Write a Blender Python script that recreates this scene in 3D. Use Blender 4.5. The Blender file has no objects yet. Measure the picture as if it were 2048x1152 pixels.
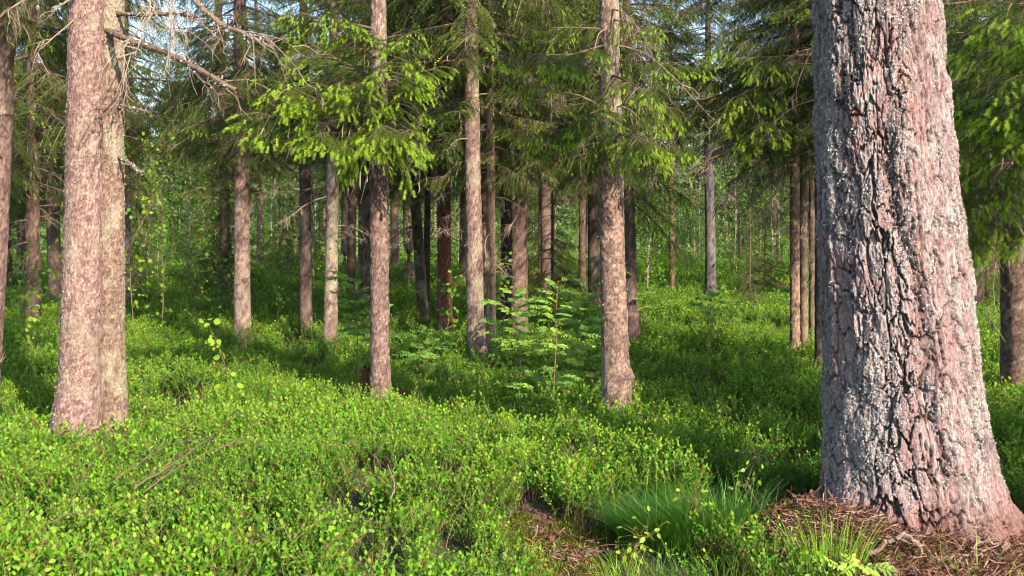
import bpy, math
import numpy as np
from mathutils import Vector, Matrix

SCN = bpy.context.scene
rng = np.random.default_rng(11)
PI = math.pi

# ------------------------------------------------------------------ camera geometry
F_PX, W_PX, H_PX = 2162.0, 2048.0, 1152.0      # focal length in pixels of the 2048 px wide photograph
CAM_Z = 1.65
PITCH = math.atan((H_PX / 2 - 470) / F_PX)
CP, SP = math.cos(PITCH), math.sin(PITCH)


def ray(px, py):
    a = (px - W_PX / 2) / F_PX
    b = -(py - H_PX / 2) / F_PX
    return np.array([a, CP + b * SP, -SP + b * CP])


def P(px, py, d):
    r = ray(px, py)
    return np.array([0, 0, CAM_Z]) + r * (d / r[1])


# ------------------------------------------------------------------ noise
def _h(ix, iy, iz, seed):
    with np.errstate(over='ignore'):
        h = (ix.astype(np.int64) * 374761393 + iy.astype(np.int64) * 668265263 + iz.astype(np.int64) * 1440662683 + seed * 974634777)
        h = h.astype(np.uint64) & np.uint64(0xffffffff)
        h = ((h ^ (h >> np.uint64(13))) * np.uint64(1274126177)) & np.uint64(0xffffffff)
        h = ((h ^ (h >> np.uint64(16))) * np.uint64(2246822519)) & np.uint64(0xffffffff)
        h = h ^ (h >> np.uint64(15))
    return (h & np.uint64(0xffffff)).astype(np.float64) / 16777215.0


def vnoise(x, y, z=0.0, seed=0):
    x, y, z = np.broadcast_arrays(np.asarray(x, float), np.asarray(y, float), np.asarray(z, float))
    ix, iy, iz = np.floor(x), np.floor(y), np.floor(z)
    fx, fy, fz = x - ix, y - iy, z - iz
    fx, fy, fz = [f * f * (3 - 2 * f) for f in (fx, fy, fz)]
    r = 0
    for a in (0, 1):
        for b in (0, 1):
            for c in (0, 1):
                w = (fx if a else 1 - fx) * (fy if b else 1 - fy) * (fz if c else 1 - fz)
                r = r + w * _h(ix + a, iy + b, iz + c, seed)
    return r


def fbm(x, y, z=0.0, octv=4, seed=0):
    r, a, s = 0, 0.5, 0
    for k in range(octv):
        r = r + a * vnoise(np.asarray(x) * 2 ** k, np.asarray(y) * 2 ** k, np.asarray(z) * 2 ** k, seed + k)
        s += a
        a *= 0.5
    return r / s


def voro(u, v, seed=0, pu=None, jit=0.9):
    iu, iv = np.floor(u), np.floor(v)
    f1 = np.full(u.shape, 9.0)
    f2 = np.full(u.shape, 9.0)
    cid = np.zeros(u.shape)
    z = np.zeros(u.shape)
    for a in (-1, 0, 1):
        for b in (-1, 0, 1):
            cu, cv = iu + a, iv + b
            hu = np.mod(cu, pu) if pu else cu
            du = cu + 0.5 + jit * (_h(hu, cv, z, seed) - 0.5) - u
            dv = cv + 0.5 + jit * (_h(hu, cv, z + 7, seed) - 0.5) - v
            d = np.sqrt(du * du + dv * dv)
            c = _h(hu, cv, z + 19, seed)
            near = d < f1
            f2 = np.where(near, f1, np.minimum(f2, d))
            cid = np.where(near, c, cid)
            f1 = np.where(near, d, f1)
    return f1, f2, cid


def sstep(a, b, x):
    t = np.clip((x - a) / (b - a), 0, 1)
    return t * t * (3 - 2 * t)


# ------------------------------------------------------------------ mesh builder
class MB:
    def __init__(self):
        self.v, self.f, self.m, self.a, self.c, self.n = [], [], [], [], [], 0

    def add(self, v, f, mat=0, var=0.5, col=None):
        v = np.asarray(v, float).reshape(-1, 3)
        f = np.asarray(f, np.int64)
        self.v.append(v)
        self.f.append(f + self.n)
        self.m.append(np.full(len(f), mat, np.int32) if np.isscalar(mat) else np.asarray(mat, np.int32))
        self.a.append(np.full(len(v), var) if np.isscalar(var) else np.asarray(var, float).ravel())
        if col is not None:
            self.c.append(np.asarray(col, float))
        self.n += len(v)
        return self

    def merge(self, o, M=None, dvar=0.0):
        for v, f, m, a in zip(*o.packed()):
            if M is not None:
                v = v @ M[:3, :3].T + M[:3, 3]
            self.v.append(v)
            self.f.append(f + self.n)
            self.m.append(m)
            self.a.append(np.clip(a + dvar, 0, 1))
        self.n += o.n
        return self

    def packed(self):
        # one shared vertex block, so faces of every chunk index into it
        if len(self.v) > 1:
            V, A = np.concatenate(self.v), np.concatenate(self.a)
            by = {}
            for f, m in zip(self.f, self.m):
                by.setdefault(f.shape[1], []).append((f, m))
            e = np.zeros((0, 3))
            first = True
            vs, fs, ms, as_ = [], [], [], []
            for k, lst in by.items():
                vs.append(V if first else e)
                as_.append(A if first else np.zeros(0))
                fs.append(np.concatenate([q[0] for q in lst]))
                ms.append(np.concatenate([q[1] for q in lst]))
                first = False
            return vs, fs, ms, as_
        return self.v, self.f, self.m, self.a

    def mesh(self, name, mats, smooth=False):
        me = bpy.data.meshes.new(name)
        V = np.concatenate(self.v)
        me.vertices.add(len(V))
        me.vertices.foreach_set('co', V.astype(np.float32).ravel())
        loops = np.concatenate([f.ravel() for f in self.f]).astype(np.int32)
        lens = np.concatenate([np.full(len(f), f.shape[1], np.int32) for f in self.f])
        starts = np.concatenate([[0], np.cumsum(lens)[:-1]]).astype(np.int32)
        me.loops.add(len(loops))
        me.loops.foreach_set('vertex_index', loops)
        me.polygons.add(len(lens))
        me.polygons.foreach_set('loop_start', starts)
        me.polygons.foreach_set('material_index', np.concatenate(self.m))
        me.polygons.foreach_set('use_smooth', np.full(len(lens), smooth, bool))
        at = me.attributes.new('var', 'FLOAT', 'POINT')
        at.data.foreach_set('value', np.concatenate(self.a).astype(np.float32))
        if self.c:
            C4 = np.concatenate(self.c)
            C4 = np.concatenate([C4, np.ones((len(C4), 1))], 1)
            at = me.attributes.new('col', 'FLOAT_COLOR', 'POINT')
            at.data.foreach_set('color', C4.astype(np.float32).ravel())
        for m in mats:
            me.materials.append(m)
        me.update(calc_edges=True)
        return me

    def build(self, name, mats, parent=None, loc=None, smooth=False):
        return link(name, self.mesh(name, mats, smooth), parent, loc)


def link(name, data, parent=None, loc=None):
    o = bpy.data.objects.new(name, data)
    SCN.collection.objects.link(o)
    if parent is not None:
        o.parent = parent
    if loc is not None:
        o.location = Vector(loc)
    return o


def tag(o, label, cat=None, group=None, kind=None):
    o['label'] = label
    if cat:
        o['category'] = cat
    if group:
        o['group'] = group
    if kind:
        o['kind'] = kind
    return o


def thing(name, label, cat, loc, group=None, rotz=0.0):
    o = link(name, None, None, loc)
    o.empty_display_size = 0.2
    o.rotation_euler = (0, 0, rotz)
    return tag(o, label, cat, group)


def unit(v):
    v = np.asarray(v, float)
    return v / (np.linalg.norm(v, axis=-1, keepdims=True) + 1e-12)


def frames(d, up=(0, 0, 1.0)):
    """orthonormal frames whose X axis is d: (N,3,3), columns X,Y,Z"""
    d = unit(d).reshape(-1, 3)
    u = np.broadcast_to(np.asarray(up, float), d.shape)
    y = np.cross(u, d)
    bad = np.linalg.norm(y, axis=1) < 1e-3
    y[bad] = np.cross(np.broadcast_to([1.0, 0.2, 0], d.shape)[bad], d[bad])
    y = unit(y)
    z = np.cross(d, y)
    return np.stack([d, y, z], 2)


def tube(path, radii, sides=5):
    path = np.asarray(path, float)
    n = len(path)
    radii = np.broadcast_to(np.asarray(radii, float), (n,))
    t = np.gradient(path, axis=0)
    fr = frames(t)
    ang = np.arange(sides) * 2 * PI / sides
    ring = np.cos(ang)[None, :, None] * fr[:, None, :, 1] + np.sin(ang)[None, :, None] * fr[:, None, :, 2]
    v = path[:, None, :] + ring * radii[:, None, None]
    i = np.arange(n - 1)[:, None] * sides
    j = np.arange(sides)[None, :]
    j2 = (j + 1) % sides
    f = np.stack([i + j, i + j2, i + sides + j2, i + sides + j], -1).reshape(-1, 4)
    return v.reshape(-1, 3), f


def place(tv, tf, fr, pos, sx, syz, var, dvar_t=None):
    """copies of a template (tv,tf): fr (N,3,3), pos (N,3), sx length scale, syz cross scale"""
    N = len(pos)
    S = np.stack([np.broadcast_to(sx, (N,)), np.broadcast_to(syz, (N,)), np.broadcast_to(syz, (N,))], 1)
    v = np.einsum('nij,nkj->nki', fr * S[:, None, :], np.broadcast_to(tv, (N,) + tv.shape)) + pos[:, None, :]
    f = tf[None] + (np.arange(N) * len(tv))[:, None, None]
    a = np.repeat(np.broadcast_to(var, (N,)), len(tv))
    return v.reshape(-1, 3), f.reshape(-1, tf.shape[1]), a


# ------------------------------------------------------------------ materials
def new_mat(name):
    m = bpy.data.materials.new(name)
    m.use_nodes = True
    nt = m.node_tree
    nt.nodes.clear()
    return m, nt, nt.nodes, nt.links


def ramp(N, stops):
    r = N.new('ShaderNodeValToRGB')
    while len(r.color_ramp.elements) < len(stops):
        r.color_ramp.elements.new(0.5)
    for e, (p, c) in zip(r.color_ramp.elements, stops):
        e.position = p
        e.color = (*c, 1)
    return r


def noise_node(N, L, scale, detail=3, coord='object', stretch=None):
    if coord == 'world':
        g = N.new('ShaderNodeNewGeometry').outputs['Position']
    else:
        g = N.new('ShaderNodeTexCoord').outputs['Object']
    if stretch:
        mp = N.new('ShaderNodeMapping')
        mp.inputs['Scale'].default_value = stretch
        L.new(g, mp.inputs['Vector'])
        g = mp.outputs['Vector']
    n = N.new('ShaderNodeTexNoise')
    n.inputs['Scale'].default_value = scale
    n.inputs['Detail'].default_value = detail
    L.new(g, n.inputs['Vector'])
    return n


def leaf_mat(name, stops, trans=0.35, rough=0.5, spec=0.3, patch=0.25, patch_scale=0.6, tcol=1.0, twarm=(1.1, 1.0, 0.5)):
    """stops: colour ramp over the per-leaf 'var' value, shifted by a slow world-space noise"""
    m, nt, N, L = new_mat(name)
    at = N.new('ShaderNodeAttribute')
    at.attribute_name = 'var'
    nz = noise_node(N, L, patch_scale, 2, 'world')
    ma = N.new('ShaderNodeMath')
    ma.operation = 'MULTIPLY_ADD'
    ma.inputs[1].default_value = patch * 2
    L.new(nz.outputs['Fac'], ma.inputs[0])
    sub = N.new('ShaderNodeMath')
    sub.operation = 'SUBTRACT'
    sub.inputs[1].default_value = patch
    L.new(at.outputs['Fac'], sub.inputs[0])
    L.new(sub.outputs[0], ma.inputs[2])
    r = ramp(N, stops)
    L.new(ma.outputs[0], r.inputs['Fac'])
    p = N.new('ShaderNodeBsdfPrincipled')
    p.inputs['Roughness'].default_value = rough
    p.inputs['Specular IOR Level'].default_value = spec
    L.new(r.outputs['Color'], p.inputs['Base Color'])
    t = N.new('ShaderNodeBsdfTranslucent')
    mx = N.new('ShaderNodeMix')
    mx.data_type = 'RGBA'
    mx.blend_type = 'MULTIPLY'
    mx.inputs['Factor'].default_value = 1.0
    L.new(r.outputs['Color'], mx.inputs['A'])
    mx.inputs['B'].default_value = (twarm[0] * tcol, twarm[1] * tcol, twarm[2] * tcol, 1)
    L.new(mx.outputs['Result'], t.inputs['Color'])
    ms = N.new('ShaderNodeMixShader')
    ms.inputs['Fac'].default_value = trans
    L.new(p.outputs[0], ms.inputs[1])
    L.new(t.outputs[0], ms.inputs[2])
    o = N.new('ShaderNodeOutputMaterial')
    L.new(ms.outputs[0], o.inputs['Surface'])
    return m


def bark_mat(name, bump=0.4, scale=60, stretch=(1, 1, 0.4), rough=0.85, amp=0.35):
    """colour comes from the painted plates and lichens in 'col', broken up by a fine grain"""
    m, nt, N, L = new_mat(name)
    at = N.new('ShaderNodeAttribute')
    at.attribute_name = 'col'
    n1 = noise_node(N, L, scale, 5, 'object', stretch)
    n2 = noise_node(N, L, scale * 3.1, 3, 'object', stretch)
    r = ramp(N, [(0.25, (1 - amp,) * 3), (0.75, (1 + amp * 0.6,) * 3)])
    L.new(n1.outputs['Fac'], r.inputs['Fac'])
    mx = N.new('ShaderNodeMix')
    mx.data_type = 'RGBA'
    mx.blend_type = 'MULTIPLY'
    mx.inputs['Factor'].default_value = 1.0
    L.new(at.outputs['Color'], mx.inputs['A'])
    L.new(r.outputs['Color'], mx.inputs['B'])
    p = N.new('ShaderNodeBsdfPrincipled')
    p.inputs['Roughness'].default_value = rough
    p.inputs['Specular IOR Level'].default_value = 0.2
    L.new(mx.outputs['Result'], p.inputs['Base Color'])
    ad = N.new('ShaderNodeMath')
    ad.operation = 'ADD'
    L.new(n1.outputs['Fac'], ad.inputs[0])
    L.new(n2.outputs['Fac'], ad.inputs[1])
    b = N.new('ShaderNodeBump')
    b.inputs['Strength'].default_value = bump
    b.inputs['Distance'].default_value = 0.015
    L.new(ad.outputs[0], b.inputs['Height'])
    L.new(b.outputs[0], p.inputs['Normal'])
    o = N.new('ShaderNodeOutputMaterial')
    L.new(p.outputs[0], o.inputs['Surface'])
    return m


def plain_mat(name, stops, rough=0.85, spec=0.2, scale=25, bump=0.3):
    m, nt, N, L = new_mat(name)
    at = N.new('ShaderNodeAttribute')
    at.attribute_name = 'var'
    n1 = noise_node(N, L, scale, 4, 'object')
    ma = N.new('ShaderNodeMath')
    ma.operation = 'MULTIPLY_ADD'
    ma.inputs[1].default_value = 0.6
    L.new(n1.outputs['Fac'], ma.inputs[0])
    sb = N.new('ShaderNodeMath')
    sb.operation = 'SUBTRACT'
    sb.inputs[1].default_value = 0.3
    L.new(at.outputs['Fac'], sb.inputs[0])
    L.new(sb.outputs[0], ma.inputs[2])
    r = ramp(N, stops)
    L.new(ma.outputs[0], r.inputs['Fac'])
    p = N.new('ShaderNodeBsdfPrincipled')
    p.inputs['Roughness'].default_value = rough
    p.inputs['Specular IOR Level'].default_value = spec
    L.new(r.outputs['Color'], p.inputs['Base Color'])
    b = N.new('ShaderNodeBump')
    b.inputs['Strength'].default_value = bump
    b.inputs['Distance'].default_value = 0.01
    L.new(n1.outputs['Fac'], b.inputs['Height'])
    L.new(b.outputs[0], p.inputs['Normal'])
    o = N.new('ShaderNodeOutputMaterial')
    L.new(p.outputs[0], o.inputs['Surface'])
    return m


M_BARK = bark_mat('spruce_bark', 0.9, 60, (1, 1, 0.6), amp=0.5)
M_PINEBARK = bark_mat('pine_bark', 1.0, 70, (1, 1, 0.6), amp=0.45)
M_TWIG = plain_mat('dry_twig_bark', [(0.0, (0.07, 0.045, 0.032)), (0.5, (0.16, 0.11, 0.08)), (1.0, (0.34, 0.27, 0.21))], 0.9)
M_BEARD = plain_mat('beard_lichen', [(0.0, (0.10, 0.09, 0.05)), (1.0, (0.26, 0.23, 0.14))], 0.95)
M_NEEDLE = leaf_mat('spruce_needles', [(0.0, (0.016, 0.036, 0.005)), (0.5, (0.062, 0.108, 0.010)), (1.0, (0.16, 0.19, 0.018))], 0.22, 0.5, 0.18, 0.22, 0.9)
M_SHOOT = leaf_mat('spruce_young_shoots', [(0.0, (0.15, 0.29, 0.018)), (0.5, (0.27, 0.45, 0.028)), (1.0, (0.40, 0.57, 0.04))], 0.40, 0.5, 0.25, 0.2, 0.9)
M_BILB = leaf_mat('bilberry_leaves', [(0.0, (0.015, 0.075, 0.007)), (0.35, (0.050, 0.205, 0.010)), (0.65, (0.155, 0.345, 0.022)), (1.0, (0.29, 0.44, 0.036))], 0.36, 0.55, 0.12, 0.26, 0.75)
M_BSTEM = plain_mat('bilberry_stem', [(0.0, (0.09, 0.11, 0.03)), (0.6, (0.16, 0.13, 0.06)), (1.0, (0.26, 0.12, 0.06))], 0.6)
M_ROWAN = leaf_mat('rowan_leaves', [(0.0, (0.05, 0.16, 0.035)), (0.5, (0.15, 0.33, 0.05)), (1.0, (0.32, 0.48, 0.07))], 0.4, 0.45, 0.3, 0.15, 0.8)
M_BIRCH = leaf_mat('birch_leaves', [(0.0, (0.05, 0.16, 0.016)), (0.5, (0.14, 0.31, 0.02)), (1.0, (0.30, 0.46, 0.035))], 0.42, 0.45, 0.3, 0.2, 0.3)
M_GRASS = leaf_mat('grass_blades', [(0.0, (0.020, 0.10, 0.010)), (0.5, (0.055, 0.19, 0.018)), (1.0, (0.25, 0.40, 0.04))], 0.3, 0.4, 0.4, 0.05, 1.0)
M_FARLEAF = leaf_mat('far_pine_needles', [(0.0, (0.06, 0.10, 0.055)), (0.5, (0.125, 0.18, 0.085)), (1.0, (0.24, 0.29, 0.12))], 0.25, 0.6, 0.2, 0.2, 0.15)  # paler and greyer than near needles: distance haze put into the colour
M_HERB = leaf_mat('meadow_herb_leaves', [(0.0, (0.05, 0.13, 0.03)), (0.5, (0.14, 0.25, 0.06)), (1.0, (0.30, 0.38, 0.10))], 0.4, 0.5, 0.3, 0.2, 0.3)  # greens muted so the leaf colour itself carries some of the far haze
M_MOSS = leaf_mat('moss_tips', [(0.0, (0.03, 0.045, 0.008)), (0.5, (0.09, 0.11, 0.014)), (1.0, (0.17, 0.19, 0.025))], 0.15, 0.8, 0.1, 0.2, 2.5)
M_LITTER = plain_mat('needle_litter', [(0.0, (0.035, 0.02, 0.014)), (0.5, (0.17, 0.075, 0.048)), (1.0, (0.36, 0.24, 0.18))], 0.9)
M_LICHEN = plain_mat('foliose_lichen', [(0.0, (0.20, 0.20, 0.19)), (0.5, (0.40, 0.385, 0.35)), (1.0, (0.60, 0.565, 0.50))], 0.95, 0.1, 60, 0.2)
M_DEADWOOD = plain_mat('rotten_wood', [(0.0, (0.03, 0.018, 0.012)), (0.5, (0.11, 0.05, 0.028)), (1.0, (0.22, 0.11, 0.06))], 0.95, 0.1, 18, 1.0)
M_LUMP = plain_mat('mossy_bark_lump', [(0.0, (0.05, 0.05, 0.02)), (0.5, (0.14, 0.13, 0.07)), (1.0, (0.30, 0.28, 0.2))], 0.95, 0.1, 30, 1.0)
M_STONE = plain_mat('grey_stone', [(0.0, (0.16, 0.16, 0.17)), (1.0, (0.42, 0.41, 0.41))], 0.85, 0.3, 14, 0.5)
# ------------------------------------------------------------------ terrain
PINE_X, PINE_Y = 2.05, 5.75


def terrain(x, y):
    x, y = np.asarray(x, float), np.asarray(y, float)
    r = np.hypot(x, y)
    z = 0.16 * (fbm(x * 0.45, y * 0.45, 0, 3, 5) - 0.5) * sstep(2, 6, r)
    z = z + 0.04 * (fbm(x * 2.2, y * 2.2, 0, 2, 9) - 0.5)
    z = z + 0.15 * np.exp(-((x + 1.5) / 1.4) ** 2 - ((y - 6.4) / 0.9) ** 2)          # bilberry hummock on the left
    z = z + 0.10 * np.exp(-((x + 0.6) / 1.0) ** 2 - ((y - 4.8) / 0.8) ** 2)
    z = z - 0.10 * np.exp(-((x + 3.0) / 3.2) ** 2 - ((y - 11.5) / 2.2) ** 2)         # hollow behind it
    z = z + 0.10 * np.exp(-((x - PINE_X + 0.1) / 0.8) ** 2 - ((y - PINE_Y) / 0.7) ** 2) + 0.15 * np.exp(-((x - 1.55) / 0.33) ** 2 - ((y - 5.45) / 0.35) ** 2)  # mound round the pine
    z = z - 0.10 * np.exp(-((x - 0.22) / 0.42) ** 2) * sstep(6.7, 5.7, y)              # trodden path
    far = sstep(38, 190, r)
    z = z + far * (15.0 + 5.0 * (fbm(x * 0.012 + 3, y * 0.012, 0, 2, 3) - 0.5))
    z = z + sstep(20, 50, r) * 0.9 * (fbm(x * 0.07, y * 0.07, 0, 2, 21) - 0.5)
    return z


def G(px, py, h=0.0):
    """the point where the view ray of a pixel meets the ground raised by h"""
    r = ray(px, py)
    z = h
    for _ in range(14):
        t = (z - CAM_Z) / r[2]
        p = np.array([0, 0, CAM_Z]) + r * t
        z = 0.5 * z + 0.5 * (float(terrain(p[0], p[1])) + h)
    return p


def path_half(y):
    return 0.19 * sstep(6.25, 5.85, y) + 0.03 * np.sin(y * 5)


def path_cx(y):
    return 0.23 + 0.05 * np.sin(y * 1.7) + 0.05 * (5.4 - y)


# one ground sheet: a polar grid, fine near the camera, out past the horizon hills
def make_ground():
    nr, na = 330, 288
    rr = 0.4 * (330 / 0.4) ** (np.arange(nr) / (nr - 1.0))
    aa = np.arange(na) * 2 * PI / na
    R, A = np.meshgrid(rr, aa, indexing='ij')
    X, Y = R * np.sin(A), R * np.cos(A)
    Z = terrain(X, Y)
    V = np.stack([X, Y, Z], -1).reshape(-1, 3)
    i = np.arange(nr - 1)[:, None] * na
    j = np.arange(na)[None, :]
    j2 = (j + 1) % na
    f = np.stack([i + j, i + na + j, i + na + j2, i + j2], -1).reshape(-1, 4)
    c = np.array([[0, 0, float(terrain(0, 0))]])
    mb = MB().add(V, f)
    mb.add(c, np.zeros((0, 4)))
    fan = np.stack([np.full(na, len(V)), np.arange(na), (np.arange(na) + 1) % na], 1)
    mb.f.append(fan[:, [0, 1, 2]])
    mb.m.append(np.zeros(na, np.int32))
    m, nt, N, L = new_mat('forest_soil')
    n1 = noise_node(N, L, 1.3, 5, 'world')
    n2 = noise_node(N, L, 26, 6, 'world')
    r1 = ramp(N, [(0.35, (0.045, 0.028, 0.016)), (0.5, (0.035, 0.045, 0.012)), (0.65, (0.03, 0.06, 0.012))])
    r2 = ramp(N, [(0.3, (0.5, 0.45, 0.4)), (0.7, (1.4, 1.3, 1.2))])
    L.new(n1.outputs['Fac'], r1.inputs['Fac'])
    L.new(n2.outputs['Fac'], r2.inputs['Fac'])
    mx = N.new('ShaderNodeMix')
    mx.data_type = 'RGBA'
    mx.blend_type = 'MULTIPLY'
    mx.inputs['Factor'].default_value = 1
    L.new(r1.outputs[0], mx.inputs['A'])
    L.new(r2.outputs[0], mx.inputs['B'])
    p = N.new('ShaderNodeBsdfPrincipled')
    p.inputs['Roughness'].default_value = 0.95
    L.new(mx.outputs['Result'], p.inputs['Base Color'])
    b = N.new('ShaderNodeBump')
    b.inputs['Strength'].default_value = 0.8
    b.inputs['Distance'].default_value = 0.03
    L.new(n2.outputs['Fac'], b.inputs['Height'])
    L.new(b.outputs[0], p.inputs['Normal'])
    o = N.new('ShaderNodeOutputMaterial')
    L.new(p.outputs[0], o.inputs['Surface'])
    g = mb.build('ground', [m], smooth=True)
    tag(g, 'dark mossy forest floor rising to a wooded slope far behind', 'ground', kind='structure')


make_ground()


def make_path():
    ys = np.linspace(2.2, 6.3, 110)
    ss = np.linspace(-1, 1, 36)
    Yg, S = np.meshgrid(ys, ss, indexing='ij')
    X = path_cx(Yg) + S * (path_half(Yg) + 0.10)
    bump = 0.035 * (fbm(X * 9, Yg * 6, 0, 3, 44) - 0.35)
    Z = terrain(X, Yg) + 0.012 + bump * (1 - S ** 4) - 0.03 * S ** 6
    V = np.stack([X, Yg, Z], -1).reshape(-1, 3)
    n = len(ss)
    i = np.arange(len(ys) - 1)[:, None] * n
    j = np.arange(n - 1)[None, :]
    f = np.stack([i + j, i + j + 1, i + n + j + 1, i + n + j], -1).reshape(-1, 4)
    m, nt, N, L = new_mat('path_soil')
    n1 = noise_node(N, L, 5.5, 5, 'world')
    n2 = noise_node(N, L, 60, 6, 'world')
    r1 = ramp(N, [(0.36, (0.10, 0.062, 0.05)), (0.50, (0.085, 0.05, 0.033)), (0.56, (0.06, 0.075, 0.015)), (0.7, (0.10, 0.13, 0.02))])
    r2 = ramp(N, [(0.3, (0.45, 0.4, 0.4)), (0.7, (1.5, 1.4, 1.4))])
    L.new(n1.outputs['Fac'], r1.inputs['Fac'])
    L.new(n2.outputs['Fac'], r2.inputs['Fac'])
    mx = N.new('ShaderNodeMix')
    mx.data_type = 'RGBA'
    mx.blend_type = 'MULTIPLY'
    mx.inputs['Factor'].default_value = 1
    L.new(r1.outputs[0], mx.inputs['A'])
    L.new(r2.outputs[0], mx.inputs['B'])
    p = N.new('ShaderNodeBsdfPrincipled')
    p.inputs['Roughness'].default_value = 0.9
    L.new(mx.outputs['Result'], p.inputs['Base Color'])
    b = N.new('ShaderNodeBump')
    b.inputs['Strength'].default_value = 1.0
    b.inputs['Distance'].default_value = 0.02
    L.new(n2.outputs['Fac'], b.inputs['Height'])
    L.new(b.outputs[0], p.inputs['Normal'])
    o = N.new('ShaderNodeOutputMaterial')
    L.new(p.outputs[0], o.inputs['Surface'])
    pa = MB().add(V, f).build('path', [m], smooth=True)
    tag(pa, 'short trodden strip of brown soil and moss between bilberry and grass', 'path', kind='structure')


make_path()


# ------------------------------------------------------------------ scattering of uncountable ground cover
def scatter(name, label, cat, pts, rots, scl, idx, variants):
    """one object: points carrying rotation, size and variety for instanced plants"""
    me = bpy.data.meshes.new(name)
    me.vertices.add(len(pts))
    me.vertices.foreach_set('co', np.asarray(pts, np.float32).ravel())
    a = me.attributes.new('rot', 'FLOAT_VECTOR', 'POINT')
    a.data.foreach_set('vector', np.asarray(rots, np.float32).ravel())
    a = me.attributes.new('scl', 'FLOAT', 'POINT')
    a.data.foreach_set('value', np.asarray(scl, np.float32))
    a = me.attributes.new('idx', 'INT', 'POINT')
    a.data.foreach_set('value', np.asarray(idx, np.int32))
    o = link(name, me)
    coll = bpy.data.collections.new(name + '_kinds')
    for k, vm in enumerate(variants):
        coll.objects.link(bpy.data.objects.new('%s_sprig_%02d' % (name, k), vm))
    ng = bpy.data.node_groups.new(name + '_scatter', 'GeometryNodeTree')
    ng.interface.new_socket('Geometry', in_out='INPUT', socket_type='NodeSocketGeometry')
    ng.interface.new_socket('Geometry', in_out='OUTPUT', socket_type='NodeSocketGeometry')
    N, L = ng.nodes, ng.links
    gi, go = N.new('NodeGroupInput'), N.new('NodeGroupOutput')
    ip = N.new('GeometryNodeInstanceOnPoints')
    ci = N.new('GeometryNodeCollectionInfo')
    ci.inputs['Collection'].default_value = coll
    ci.inputs['Separate Children'].default_value = True
    ci.inputs['Reset Children'].default_value = True
    ip.inputs['Pick Instance'].default_value = True

    def attr(nm, t):
        q = N.new('GeometryNodeInputNamedAttribute')
        q.data_type = t
        q.inputs['Name'].default_value = nm
        return q.outputs['Attribute']
    er = N.new('FunctionNodeEulerToRotation')
    L.new(attr('rot', 'FLOAT_VECTOR'), er.inputs[0])
    L.new(er.outputs[0], ip.inputs['Rotation'])
    L.new(attr('scl', 'FLOAT'), ip.inputs['Scale'])
    L.new(attr('idx', 'INT'), ip.inputs['Instance Index'])
    L.new(gi.outputs[0], ip.inputs['Points'])
    L.new(ci.outputs[0], ip.inputs['Instance'])
    L.new(ip.outputs[0], go.inputs[0])
    md = o.modifiers.new('scatter', 'NODES')
    md.node_group = ng
    tag(o, label, cat, kind='stuff')
    return o


# leaf: folded along the midrib, X forward, Y across, Z up; length 1, half-width 1
LEAF_V = np.array([[0, 0, 0], [0.30, 0.85, 0.10], [0.68, 0.75, 0.06], [1, 0, -0.10], [0.68, -0.75, 0.06], [0.30, -0.85, 0.10], [0.5, 0, -0.02]])
LEAF_F = np.array([[0, 1, 6], [1, 2, 6], [2, 3, 6], [3, 4, 6], [4, 5, 6], [5, 0, 6]])


def leaves(mb, pos, dirs, length, hw, mat, var, up=(0, 0, 1.0), roll=0.5, r=rng):
    fr = frames(dirs, up)
    ro = r.normal(0, roll, len(pos))
    c, s = np.cos(ro)[:, None], np.sin(ro)[:, None]
    y = fr[:, :, 1] * c + fr[:, :, 2] * s
    z = -fr[:, :, 1] * s + fr[:, :, 2] * c
    fr = np.stack([fr[:, :, 0], y, z], 2)
    N = len(pos)
    S = np.stack([np.broadcast_to(length, (N,)), np.broadcast_to(hw, (N,)), np.broadcast_to(hw, (N,)) * 1.0], 1)
    v = np.einsum('nij,nkj->nki', fr * S[:, None, :], np.broadcast_to(LEAF_V, (N,) + LEAF_V.shape)) + pos[:, None, :]
    f = LEAF_F[None] + (np.arange(N) * len(LEAF_V))[:, None, None]
    mb.add(v.reshape(-1, 3), f.reshape(-1, 3), mat, np.repeat(np.broadcast_to(var, (N,)), len(LEAF_V)))


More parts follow.
